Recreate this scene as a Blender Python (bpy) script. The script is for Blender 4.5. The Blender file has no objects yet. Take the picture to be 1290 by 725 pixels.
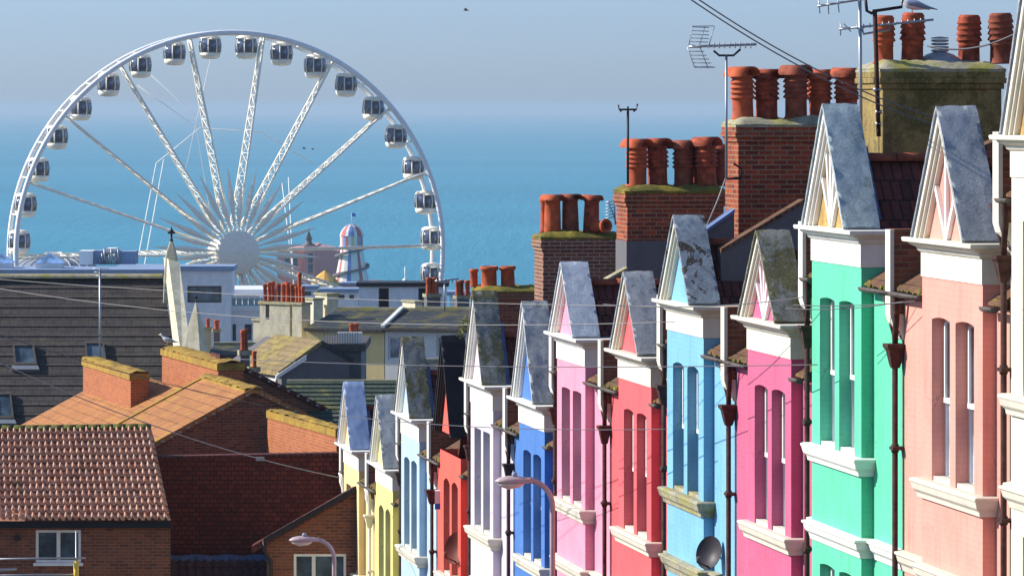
import bpy, bmesh, math, random
from mathutils import Vector, Matrix, noise
random.seed(7)
S = bpy.context.scene
C = S.collection
R = math.radians
F = 5460.0; HOR = 136.0; CX = 645.0; VPX = -310.0
TH = math.atan((CX-VPX)/F); CT, ST = math.cos(TH), math.sin(TH)
K = 76700.0; Q = K/F*CT

def P(px, py, Y): return Vector(((px-CX)/F*Y, Y, -(py-HOR)/F*Y))
def ground_z(y):
    if y < 170: return -9.85-.141*(y-53)
    if y < 400: return -26.35-(y-170)*.055
    return -39.0-(y-400)*.03 if y < 520 else -42.6-(y-520)*.2

# ---------------------------------------------------------------- materials
def srgb(r, g, b):
    f = lambda c: (c/255/12.92) if c/255 <= .04045 else ((c/255+.055)/1.055)**2.4
    return (f(r), f(g), f(b), 1)
class NT:
    def __init__(s, name):
        s.m = bpy.data.materials.new(name); s.m.use_nodes = True
        s.t = s.m.node_tree; s.n = s.t.nodes; s.l = s.t.links
        s.b = s.n['Principled BSDF']; s.uv = s.n.new('ShaderNodeTexCoord')
        s.b.inputs['Specular IOR Level'].default_value = .25
    def link(s, a, b): s.l.new(a, b)
    def noise(s, scale, detail=4, rough=.6, vec=None, dist=0, stretch=None):
        n = s.n.new('ShaderNodeTexNoise'); n.inputs['Scale'].default_value = scale
        n.inputs['Detail'].default_value = detail; n.inputs['Roughness'].default_value = rough
        n.inputs['Distortion'].default_value = dist
        v = vec or s.uv.outputs['Object']
        if stretch:
            mp = s.n.new('ShaderNodeMapping'); mp.inputs['Scale'].default_value = stretch
            s.link(v, mp.inputs['Vector']); v = mp.outputs['Vector']
        s.link(v, n.inputs['Vector']); return n.outputs['Fac']
    def ramp(s, fac, stops, interp='LINEAR'):
        r = s.n.new('ShaderNodeValToRGB'); e = r.color_ramp.elements; r.color_ramp.interpolation = interp
        while len(e) < len(stops): e.new(.5)
        for i, (p, c) in enumerate(stops):
            e[i].position = p; e[i].color = c if len(c) == 4 else (*c, 1)
        s.link(fac, r.inputs['Fac']); return r.outputs['Color']
    def mix(s, fac, a, b, mode='MIX'):
        m = s.n.new('ShaderNodeMix'); m.data_type = 'RGBA'; m.blend_type = mode
        for i, v in ((0, fac), (6, a), (7, b)):
            if hasattr(v, 'links'): s.link(v, m.inputs[i])
            else: m.inputs[i].default_value = v
        return m.outputs[2]
    def bump(s, h, strength=.3, dist=.02, prev=None):
        b = s.n.new('ShaderNodeBump'); b.inputs['Strength'].default_value = strength; b.inputs['Distance'].default_value = dist
        s.link(h, b.inputs['Height'])
        if prev: s.link(prev, b.inputs['Normal'])
        return b.outputs['Normal']
    def brick(s, w=.225, h=.075, mortar=.012, c1=(.5,.5,.5,1), c2=(.4,.4,.4,1), cm=(1,1,1,1), off=.5, bias=0, smooth=.1):
        b = s.n.new('ShaderNodeTexBrick'); s.link(s.uv.outputs['UV'], b.inputs['Vector'])
        b.inputs['Scale'].default_value = 1; b.inputs['Brick Width'].default_value = w; b.inputs['Row Height'].default_value = h
        b.inputs['Mortar Size'].default_value = mortar; b.inputs['Mortar Smooth'].default_value = smooth; b.inputs['Bias'].default_value = bias
        b.inputs['Color1'].default_value = c1; b.inputs['Color2'].default_value = c2; b.inputs['Mortar'].default_value = cm; b.offset = off
        return b
    def done(s, col, normal=None, rough=.7, metal=0):
        if hasattr(col, 'links'): s.link(col, s.b.inputs['Base Color'])
        else: s.b.inputs['Base Color'].default_value = col
        if hasattr(rough, 'links'): s.link(rough, s.b.inputs['Roughness'])
        else: s.b.inputs['Roughness'].default_value = rough
        s.b.inputs['Metallic'].default_value = metal
        if normal: s.link(normal, s.b.inputs['Normal'])
        return s.m
def sc(c, k): return (min(c[0]*k, 1), min(c[1]*k, 1), min(c[2]*k, 1), 1)

def m_plain(name, c, rough=.6, metal=0, var=.12, scale=3):
    t = NT(name); n = t.noise(scale, 5)
    return t.done(t.ramp(n, [(.3, sc(c, 1-var)), (.7, sc(c, 1+var))]), t.bump(n, .15, .01), rough, metal)
def m_paint(name, c, brick=True, dirt=.5, dirtc=(.12, .1, .08, 1)):
    t = NT(name)
    n1 = t.noise(1.1, 6, .65); col = t.ramp(n1, [(.3, sc(c, .88)), (.72, sc(c, 1.07))])
    n2 = t.noise(5, 8, .7, stretch=(1, 1, .3)); d = t.ramp(n2, [(.55, (0,0,0,1)), (.75, (dirt*.6,)*3+(1,))])
    col = t.mix(d, col, dirtc)
    n5 = t.noise(7, 5, .65, stretch=(1, 1, .07)); col = t.mix(t.ramp(n5, [(.50, (0,0,0,1)), (.72, (dirt*.95,)*3+(1,))]), col, sc(c, .55))
    n6 = t.noise(.45, 4, .6, dist=1.0); col = t.mix(t.ramp(n6, [(.48, (0,0,0,1)), (.52, (.28,.28,.28,1))]), col, sc(c, 1.12))
    vo = t.n.new('ShaderNodeTexVoronoi'); vo.feature = 'DISTANCE_TO_EDGE'; vo.inputs['Scale'].default_value = 1.3; dn = t.n.new('ShaderNodeTexNoise'); dn.inputs['Scale'].default_value = 3; dn.inputs['Detail'].default_value = 6
    t.link(t.uv.outputs['Object'], dn.inputs['Vector']); t.link(dn.outputs['Color'], vo.inputs['Vector']) if 0 else None
    mxv = t.n.new('ShaderNodeMix'); mxv.data_type = 'VECTOR'; mxv.inputs[0].default_value = .35; t.link(t.uv.outputs['Object'], mxv.inputs[4]); t.link(dn.outputs['Color'], mxv.inputs[5]); t.link(mxv.outputs[1], vo.inputs['Vector'])
    crk = t.ramp(vo.outputs['Distance'], [(0, (.6,.6,.6,1)), (.006, (0,0,0,1))]); msk = t.ramp(t.noise(.8, 3), [(.5, (0,0,0,1)), (.6, (1,1,1,1))])
    col = t.mix(t.mix(1.0, crk, msk, 'MULTIPLY'), col, sc(c, .3))
    n4 = t.noise(11, 6, .75, dist=.6); ch = t.ramp(n4, [(.70, (0,0,0,1)), (.74, (dirt*.8,)*3+(1,))])
    col = t.mix(ch, col, sc(c, .45))
    n3 = t.noise(60, 3); nor = t.bump(n3, .25, .004)
    nor = t.bump(t.noise(2.5, 3), .35, .03, nor)
    if brick:
        b = t.brick(); g = t.ramp(b.outputs['Fac'], [(0, (1,1,1,1)), (1, (0,0,0,1))]); nor = t.bump(g, .22, .005, nor)
        col = t.mix(t.ramp(b.outputs['Fac'], [(0, (0,0,0,1)), (1, (.10,.10,.10,1))]), col, sc(c, .6))
    return t.done(col, nor, .62)
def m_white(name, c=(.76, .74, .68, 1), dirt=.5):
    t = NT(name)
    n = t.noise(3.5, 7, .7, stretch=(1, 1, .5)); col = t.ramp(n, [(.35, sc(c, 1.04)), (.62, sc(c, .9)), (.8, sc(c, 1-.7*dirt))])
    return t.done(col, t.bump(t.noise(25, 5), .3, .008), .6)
def m_lichen(name, base, dark, moss, mosst=.62, patch=None, patcht=.66):
    t = NT(name)
    n1 = t.noise(2.2, 8, .72, stretch=(1, 1, .55)); col = t.ramp(n1, [(.28, dark), (.5, base), (.75, sc(base, 1.35))])
    n2 = t.noise(9, 9, .8); col = t.mix(t.ramp(n2, [(.5, (0,0,0,1)), (.68, (.75,.75,.75,1))]), col, dark)
    n3 = t.noise(1.7, 9, .75, dist=.4); col = t.mix(t.ramp(n3, [(mosst, (0,0,0,1)), (mosst+.08, (.85,.85,.85,1))]), col, moss)
    if patch:
        n4 = t.noise(2.0, 4, .6, dist=1.2); col = t.mix(t.ramp(n4, [(patcht, (0,0,0,1)), (patcht+.015, (1,1,1,1))]), col, patch)
    n5 = t.noise(30, 6, .8)
    col = t.mix(t.ramp(n5, [(.52, (0,0,0,1)), (.66, (.65,.65,.65,1))]), col, sc(base, 1.7))
    col = t.mix(t.ramp(t.noise(19, 6, .8), [(.56, (0,0,0,1)), (.68, (.6,.6,.6,1))]), col, dark)
    return t.done(col, t.bump(n5, .6, .015, t.bump(n2, .5, .02)), .85)
def m_brick(name, c1, c2, cm, w=.225, h=.075, mort=.011, moss=None, soot=.35):
    t = NT(name); b = t.brick(w, h, mort, c1, c2, cm)
    n = t.noise(1.3, 7, .7); col = t.mix(t.ramp(n, [(.35, (0,0,0,1)), (.75, (soot,)*3+(1,))]), b.outputs['Color'], sc(c2, .3))
    n2 = t.noise(7, 6, .7); col = t.mix(t.ramp(n2, [(.5, (0,0,0,1)), (.8, (.55,.55,.55,1))]), col, sc(c1, 1.5))
    if moss:
        n3 = t.noise(.9, 8, .75); col = t.mix(t.ramp(n3, [(.56, (0,0,0,1)), (.68, (.8,.8,.8,1))]), col, moss)
    g = t.ramp(b.outputs['Fac'], [(0, (1,1,1,1)), (1, (0,0,0,1))])
    return t.done(col, t.bump(t.noise(50, 3), .3, .006, t.bump(g, .8, .01)), .85)
def m_tiles(name, c1, c2, w=.2, h=.25, gap=.012, moss=None, mosst=.6, off=.5, str_=.9):
    t = NT(name); b = t.brick(w, h, gap, c1, c2, sc(c2, .25), off, smooth=.3)
    # each course overlaps the next: saw-tooth height up the slope
    sx = t.n.new('ShaderNodeSeparateXYZ'); t.link(t.uv.outputs['UV'], sx.inputs[0])
    d = t.n.new('ShaderNodeMath'); d.operation = 'DIVIDE'; d.inputs[1].default_value = h; t.link(sx.outputs[1], d.inputs[0])
    fr = t.n.new('ShaderNodeMath'); fr.operation = 'FRACT'; t.link(d.outputs[0], fr.inputs[0])
    inv = t.n.new('ShaderNodeMath'); inv.operation = 'SUBTRACT'; inv.inputs[0].default_value = 1; t.link(fr.outputs[0], inv.inputs[1])
    n = t.noise(2.0, 8, .7); col = t.mix(t.ramp(n, [(.35, (0,0,0,1)), (.7, (.5,.5,.5,1))]), b.outputs['Color'], sc(c1, 1.6))
    n2 = t.noise(14, 5, .7); col = t.mix(t.ramp(n2, [(.45, (0,0,0,1)), (.75, (.6,.6,.6,1))]), col, sc(c2, .5))
    if moss:
        n3 = t.noise(1.0, 9, .75); col = t.mix(t.ramp(n3, [(mosst, (0,0,0,1)), (mosst+.12, (.85,.85,.85,1))]), col, moss)
    nor = t.bump(inv.outputs[0], str_, .03, t.bump(t.ramp(b.outputs['Fac'], [(0, (1,1,1,1)), (1, (0,0,0,1))]), .8, .012))
    return t.done(col, t.bump(n2, .3, .01, nor), .8)

def m_glass(name, c=(.03, .045, .06, 1)):
    t = NT(name); n = t.noise(1.6, 4)
    t.b.inputs['Specular IOR Level'].default_value = .7
    return t.done(t.ramp(n, [(.4, c), (.65, sc(c, 3.2))]), t.bump(n, .04, .02), .07)

M = {}
M['white'] = m_white('white_paint'); M['cleanwhite'] = m_white('clean_white_paint', (.78,.78,.76,1), .2)
M['stone'] = m_white('weathered_stone', (.62,.58,.48,1), .9)
M['oldpaint'] = m_white('old_cream_paint', (.70,.66,.55,1), .8)
M['glass'] = m_glass('dark_glass'); M['paleglass'] = m_glass('curtained_glass', (.16,.17,.2,1))
M['iron'] = m_plain('black_iron', (.025,.02,.022,1), .5); M['rust'] = m_plain('rusty_iron', (.05,.02,.015,1), .8, 0, .6, 9)
M['gutter'] = m_plain('grey_gutter', (.09,.075,.065,1), .7, 0, .4, 8)
M['steel'] = m_plain('galvanised_steel', (.35,.36,.38,1), .45, .6); M['lead'] = m_plain('blue_lead', (.10,.14,.27,1), .7, 0, .3, 3)
M['terracotta'] = m_plain('terracotta', (.42,.082,.028,1), .75, 0, .4, 6)
M['terracotta_dark'] = m_plain('dark_terracotta', (.24,.06,.03,1), .8, 0, .5, 6)
M['terracotta_soot'] = m_plain('sooty_terracotta', (.30,.058,.025,1), .8, 0, .7, 7)
M['brick'] = m_brick('red_stack_brick', (.40,.068,.024,1), (.14,.028,.018,1), (.32,.2,.11,1), soot=.5)
M['brickD'] = m_brick('purple_red_brick', (.26,.09,.055,1), (.12,.045,.035,1), (.36,.28,.2,1), moss=(.12,.12,.02,1))
M['brick_orange'] = m_brick('orange_brick', (.42,.12,.04,1), (.30,.075,.03,1), (.36,.2,.1,1), soot=.25)
M['brick_brown'] = m_brick('brown_brick', (.28,.085,.043,1), (.13,.04,.027,1), (.22,.14,.09,1), soot=.3)
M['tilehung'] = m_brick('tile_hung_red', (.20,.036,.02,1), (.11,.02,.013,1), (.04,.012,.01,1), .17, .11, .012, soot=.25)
M['render_yellow'] = m_lichen('yellow_stack_render', (.26,.19,.065,1), (.07,.045,.018,1), (.10,.085,.02,1), .50)
M['darkmoss'] = m_lichen('dark_olive_moss', (.085,.09,.015,1), (.03,.03,.01,1), (.16,.14,.02,1), .55)
M['ochre'] = m_lichen('ochre_moss', (.30,.18,.03,1), (.13,.08,.025,1), (.36,.25,.03,1), .5)
M['cap'] = m_lichen('mortar_cap', (.34,.31,.22,1), (.12,.11,.07,1), (.30,.27,.03,1), .5)
M['moss'] = m_lichen('yellow_moss', (.13,.115,.02,1), (.05,.045,.012,1), (.28,.21,.025,1), .5)
M['rooftile'] = m_tiles('dark_red_roof_tile', (.15,.038,.028,1), (.06,.018,.018,1), .13, .34, .018)
M['eavetile'] = m_tiles('brown_eave_tile', (.17,.085,.045,1), (.10,.05,.03,1), .09, .3, moss=(.22,.2,.03,1), mosst=.62)
M['orangetile'] = m_tiles('orange_flat_tile', (.37,.155,.052,1), (.28,.115,.04,1), .5, .33, .012, moss=(.32,.21,.02,1), mosst=.55, str_=.5)
M['slate'] = m_tiles('grey_slate', (.062,.053,.048,1), (.038,.032,.032,1), .3, .26, moss=(.11,.09,.05,1), mosst=.6)
M['slategreen'] = m_tiles('mossy_green_slate', (.055,.075,.05,1), (.035,.05,.04,1), .35, .24, moss=(.22,.2,.03,1), mosst=.52)
M['slateblue'] = m_tiles('blue_black_slate', (.035,.042,.052,1), (.025,.03,.04,1), .3, .25, moss=(.13,.11,.02,1), mosst=.49)
M['mossroof'] = m_tiles('mossy_tan_slate', (.26,.19,.09,1), (.17,.12,.06,1), .3, .25, moss=(.33,.27,.04,1), mosst=.5)
M['pantile'] = m_plain('clay_pantile', (.40,.155,.095,1), .8, 0, .5, 5)
M['pantile_dark'] = m_plain('dark_pantile', (.09,.03,.028,1), .8, 0, .5, 5)
M['pantile_mossy'] = M['moss']
M['dark'] = m_plain('painted_opening_shade', (.012,.012,.015,1), .8); M['darkwall'] = m_white('dark_grey_render', (.13,.12,.125,1), .5)  # near-black stands in for shade inside openings; darkwall is plain dark grey
M['wood_black'] = m_plain('black_painted_board', (.012,.01,.013,1), .6)
M['steelwhite'] = m_plain('white_painted_steel', (.92,.86,.72,1), .4, 0, .08)
M['steelrim'] = m_plain('pale_grey_rim_steel', (.84,.84,.84,1), .4, 0, .08)
M['gondolaglass'] = m_glass('tinted_gondola_glass', (.05,.065,.105,1))
M['wire'] = m_plain('grey_cable', (.12,.11,.12,1), .5); M['palewire'] = m_plain('pale_cable', (.30,.28,.26,1), .5)

# ---------------------------------------------------------------- mesh builder
class MB:
    def __init__(s): s.v = []; s.f = []; s.sm = []
    def poly(s, pts, smooth=False):
        i = len(s.v); s.v += [Vector(p) for p in pts]; s.f.append(list(range(i, i+len(pts)))); s.sm.append(smooth); return s
    def box(s, x0, x1, y0, y1, z0, z1):
        x0, x1 = min(x0,x1), max(x0,x1); y0, y1 = min(y0,y1), max(y0,y1); z0, z1 = min(z0,z1), max(z0,z1)
        return s.hexa([(x0,y0,z0),(x1,y0,z0),(x1,y1,z0),(x0,y1,z0)], [(x0,y0,z1),(x1,y0,z1),(x1,y1,z1),(x0,y1,z1)])
    def hexa(s, b, t):
        i = len(s.v); n = len(b); s.v += [Vector(p) for p in b]+[Vector(p) for p in t]
        s.f.append([i+k for k in range(n)][::-1]); s.f.append([i+n+k for k in range(n)])
        for k in range(n): s.f.append([i+k, i+(k+1)%n, i+n+(k+1)%n, i+n+k])
        s.sm += [False]*(n+2); return s
    def loft(s, rings, smooth=False, caps=True, close=True):
        i = len(s.v); n = len(rings[0])
        for r in rings: s.v += [Vector(p) for p in r]
        for a in range(len(rings)-1):
            for k in range(n if close else n-1):
                s.f.append([i+a*n+k, i+a*n+(k+1)%n, i+(a+1)*n+(k+1)%n, i+(a+1)*n+k]); s.sm.append(smooth)
        if caps:
            s.f.append([i+k for k in range(n)][::-1]); s.f.append([i+(len(rings)-1)*n+k for k in range(n)]); s.sm += [False]*2
        return s
    def tube(s, pts, r, n=6, smooth=True):
        pts = [Vector(p) for p in pts]; rs = r if isinstance(r, (list, tuple)) else [r]*len(pts); rings = []
        for j, p in enumerate(pts):
            d = (pts[min(j+1, len(pts)-1)]-pts[max(j-1, 0)])
            d = d.normalized() if d.length > 1e-9 else Vector((0,0,1))
            a = Vector((0,0,1)) if abs(d.z) < .9 else Vector((1,0,0)); u = d.cross(a).normalized(); w = d.cross(u)
            rings.append([p+rs[j]*(math.cos(2*math.pi*k/n)*u+math.sin(2*math.pi*k/n)*w) for k in range(n)])
        return s.loft(rings, smooth)
    def lathe(s, c, prof, n=20, smooth=True, a0=0, a1=2*math.pi):
        c = Vector(c); full = abs(a1-a0-2*math.pi) < 1e-6
        m = n if full else n+1
        rings = [[c+Vector((max(r, .0005)*math.cos(a0+(a1-a0)*k/n), max(r, .0005)*math.sin(a0+(a1-a0)*k/n), z)) for k in range(m)] for r, z in prof]
        return s.loft(rings, smooth, full, full)
    def grid(s, fn, nu, nv, smooth=True):
        i = len(s.v)
        for a in range(nu+1):
            for b in range(nv+1): s.v.append(Vector(fn(a/nu, b/nv)))
        for a in range(nu):
            for b in range(nv):
                k = i+a*(nv+1)+b; s.f.append([k, k+nv+1, k+nv+2, k+1]); s.sm.append(smooth)
        return s
    def build(s, name, mat, parent=None, origin=None, bevel=0):
        me = bpy.data.meshes.new(name); o0 = Vector(origin) if origin is not None else Vector((0,0,0))
        me.from_pydata([v-o0 for v in s.v], [], s.f)
        bm = bmesh.new(); bm.from_mesh(me)
        bmesh.ops.remove_doubles(bm, verts=bm.verts, dist=.0003)
        bmesh.ops.recalc_face_normals(bm, faces=bm.faces) if s.closed() else None
        bm.to_mesh(me); bm.free()
        if s.sm and any(s.sm):
            if len(me.polygons) == len(s.sm):
                for p, q in zip(me.polygons, s.sm): p.use_smooth = q
            else:
                for p in me.polygons: p.use_smooth = True
        uv = me.uv_layers.new(name='UVMap')
        for p in me.polygons:
            n = p.normal
            if abs(n.z) > .95: tx, ty = Vector((1,0,0)), Vector((0,1,0))
            else:
                tx = Vector((-n.y, n.x, 0)).normalized(); ty = n.cross(tx).normalized()
                if ty.z < 0: ty = -ty
            for li in p.loop_indices:
                co = me.vertices[me.loops[li].vertex_index].co; uv.data[li].uv = (co.dot(tx), co.dot(ty))
        me.materials.append(M[mat] if isinstance(mat, str) else mat)
        o = bpy.data.objects.new(name, me); C.objects.link(o)
        if parent: o.parent = parent
        elif origin is not None: o.location = o0
        if bevel:
            b = o.modifiers.new('bevel', 'BEVEL'); b.width = bevel; b.segments = 1; b.limit_method = 'ANGLE'
        return o
    def closed(s): return True
def empty(name, loc, label, cat, group=None, rz=0):
    o = bpy.data.objects.new(name, None); C.objects.link(o); o.location = loc; o.rotation_euler = (0,0,rz)
    o.empty_display_size = .2
    o['label'] = label; o['category'] = cat
    if group: o['group'] = group
    return o
def tag(o, label, cat, group=None):
    o['label'] = label; o['category'] = cat
    if group: o['group'] = group
    return o
def struct(o, kind='structure'): o['kind'] = kind; return o
def W(root):
    "offset for parts given in world coordinates under an unrotated root"
    return root.location.copy()
HAZE = .00011; SKY = .10; SUN = 5.0; EXPO = .54; SKYT = (.9, .98, 1.1, 1); SKYH = (.49, .68, 1.24, 1)
# ---------------------------------------------------------------- terrace of painted houses
def pot_mesh(kind, h, r):
    m = MB()
    if kind == 'hooded':       # ribbed body with a rolled hood
        pr = [(r*.98,0),(r*1.02,h*.03),(r*.9,h*.08),(r*.88,h*.38)]
        for k in range(4):
            z = h*(.40+k*.095); pr += [(r*.92,z),(r*1.08,z+h*.012),(r*1.06,z+h*.03),(r*.90,z+h*.075)]
        pr += [(r*.86,h*.79),(r*1.0,h*.80),(r*1.0,h*.84),(r*.7,h*.84),(r*.6,h*.6)]
        m.lathe((0,0,0), pr, 20)
        hood(m, h*.82, r*1.05, h*.17, 2.3*r)
    elif kind == 'louvred':
        pr = [(r*1.05,0),(r*1.05,h*.03),(r*.95,h*.05),(r*.9,h*.36),(r*.98,h*.37),(r*.9,h*.40),(r*.95,h*.46)]
        for k in range(4):
            z = h*(.47+k*.115); pr += [(r*(1.12-.02*k),z),(r*(1.12-.02*k),z+h*.02),(r*.93,z+h*.10)]
        pr += [(r*.98,h*.94),(r*.8,h),(r*.62,h),(r*.55,h*.7)]
        m.lathe((0,0,0), pr, 20)
    elif kind == 'plain':
        m.lathe((0,0,0), [(r*1.0,0),(r*.98,h*.1),(r*.93,h*.55),(r*.88,h*.82),(r*1.0,h*.83),(r*1.0,h*.87),(r*.7,h*.87),(r*.6,h*.6)], 20)
        hood(m, h*.86, r*.98, h*.13, 2.3*r)
    else:                       # 'roll': straight pot with rolled rim
        m.lathe((0,0,0), [(r*1.05,0),(r*.92,h*.08),(r*.86,h*.8),(r*1.08,h*.84),(r*1.1,h*.93),(r*1.0,h),(r*.7,h),(r*.62,h*.6)], 16)
    return m
def hood(m, z, r, hh, ln):
    n = 12; o = []; 
    for yy in (-ln/2, ln/2):
        for rr in (r*1.12, r*.92):
            o.append([Vector((rr*math.cos(math.pi*k/n), yy, z+hh*(rr/r)*math.sin(math.pi*k/n))) for k in range(n+1)])
    for k in range(n):
        for a, b in ((0,2),(3,1),(1,0),(2,3)):
            m.poly([o[a][k], o[a][k+1], o[b][k+1], o[b][k]])
POTS = {}
def place_pot(kind, h, r, loc, rz, parent, mat='terracotta', name='chimney_pot', tilt=0):
    key = (kind, round(h,2), round(r,3), mat)
    if key not in POTS:
        o = pot_mesh(kind, h, r).build(name, mat, parent); POTS[key] = o
        for p in o.data.polygons: p.use_smooth = kind != 'roll' or True
    else:
        o = POTS[key].copy(); o.name = name; C.objects.link(o); o.parent = parent
    o.location = loc; o.rotation_euler = (tilt+random.uniform(-.025,.025), tilt*.5+random.uniform(-.025,.025), rz); sv = random.uniform(.95, 1.04); o.scale = (1, 1, sv)
    return o
def rough_cap(x0, x1, y0, y1, z, h, seed, over=.04, slope=.6):
    "mortar flaunching on top of a stack, uneven and domed"
    m = MB()
    def fn(u, v):
        x = x0-over+(x1-x0+2*over)*u; y = y0-over+(y1-y0+2*over)*v
        e = min(1, min(u, 1-u)*(x1-x0)/.18, min(v, 1-v)*(y1-y0)/.18)
        nz = noise.noise(Vector((x*3+seed, y*3, seed)))*.05+noise.noise(Vector((x*11+seed, y*11, seed)))*.02
        return (x, y, z+h*(e**slope)+nz*(.3+e)-.01)
    m.grid(fn, 26, 14)
    m.box(x0-over+.01, x1+over-.01, y0-over+.01, y1+over-.01, z-.05, z-.012)
    return m

def loft_rect(y0, y1, prof, back):
    "prof: (projection, z) rings round three sides, in house coordinates"
    m = MB(); m.loft([[(back, y0-p, z), (-p, y0-p, z), (-p, y1+p, z), (back, y1+p, z)] for p, z in prof]); return m
BW = 2.6; BP = .155        # bay width and projection: bay plane x=0, main wall x=BP
W1 = (.35, 1.14); W2 = (1.38, 2.17)    # measured from the near edge
def arch_pts(y0, y1, zs, rise, n=8):
    c = (y0+y1)/2; w = (y1-y0)/2
    if rise < .16: return [(c-w+2*w*k/n, zs+rise*(1-(2*k/n-1)**2)) for k in range(n+1)]
    return [(c-w*math.cos(math.pi*k/n), zs+rise*math.sin(math.pi*k/n)) for k in range(n+1)]
def bay_wall(m, y0, y1, z0, z1, ops, x=0, dep=.19):
    "front skin with reveals; ops = (ya, yb, za, zspring, rise), sorted along y; several rows allowed"
    ys = sorted(set([y0, y1]+[v for o in ops for v in o[:2]]))
    for a, b in zip(ys, ys[1:]):
        col = sorted([o for o in ops if o[0] <= a+1e-6 and o[1] >= b-1e-6], key=lambda o: o[2])
        z = z0; prev = None
        for o in col+[None]:
            zt = o[2] if o else z1
            low = [(y, zz) for y, zz in arch_pts(prev[0], prev[1], prev[3], prev[4])] if prev else [(a, z0), (b, z0)]
            m.poly([(x, y, zz) for y, zz in low]+[(x, b, zt), (x, a, zt)])
            prev = o
    for (ya, yb, za, zs, rise) in ops:
        ap = arch_pts(ya, yb, zs, rise)
        ring = [(ya, za), (yb, za)]+ap[::-1]
        for (p, q) in zip(ring, ring[1:]+ring[:1]):
            m.poly([(x, *p), (x, *q), (x+dep, *q), (x+dep, *p)])
def sash(parent, ya, yb, za, zt, x, glassmat='glass', framemat='cleanwhite', rail=.5, tilt=False):
    m = MB(); f = .055; b = .07
    m.box(x, x+.05, ya, ya+f, za, zt); m.box(x, x+.05, yb-f, yb, za, zt)
    m.box(x+.002, x+.05, ya+f, yb-f, zt-f, zt); m.box(x-.02, x+.05, ya+f, yb-f, za, za+b)
    zm = za+(zt-za)*rail; m.box(x-.03, x+.05, ya+f, yb-f, zm-.03, zm+.03)
    m.box(x-.025, x-.001, ya+f, ya+f+.04, zm+.03, zt-f); m.box(x-.025, x-.001, yb-f-.04, yb-f, zm+.03, zt-f)
    w = m.build('window', framemat, parent)
    g = MB().box(x+.03, x+.034, ya+f, yb-f, za+b, zt-f).build('pane', glassmat, w)
    return w

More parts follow.
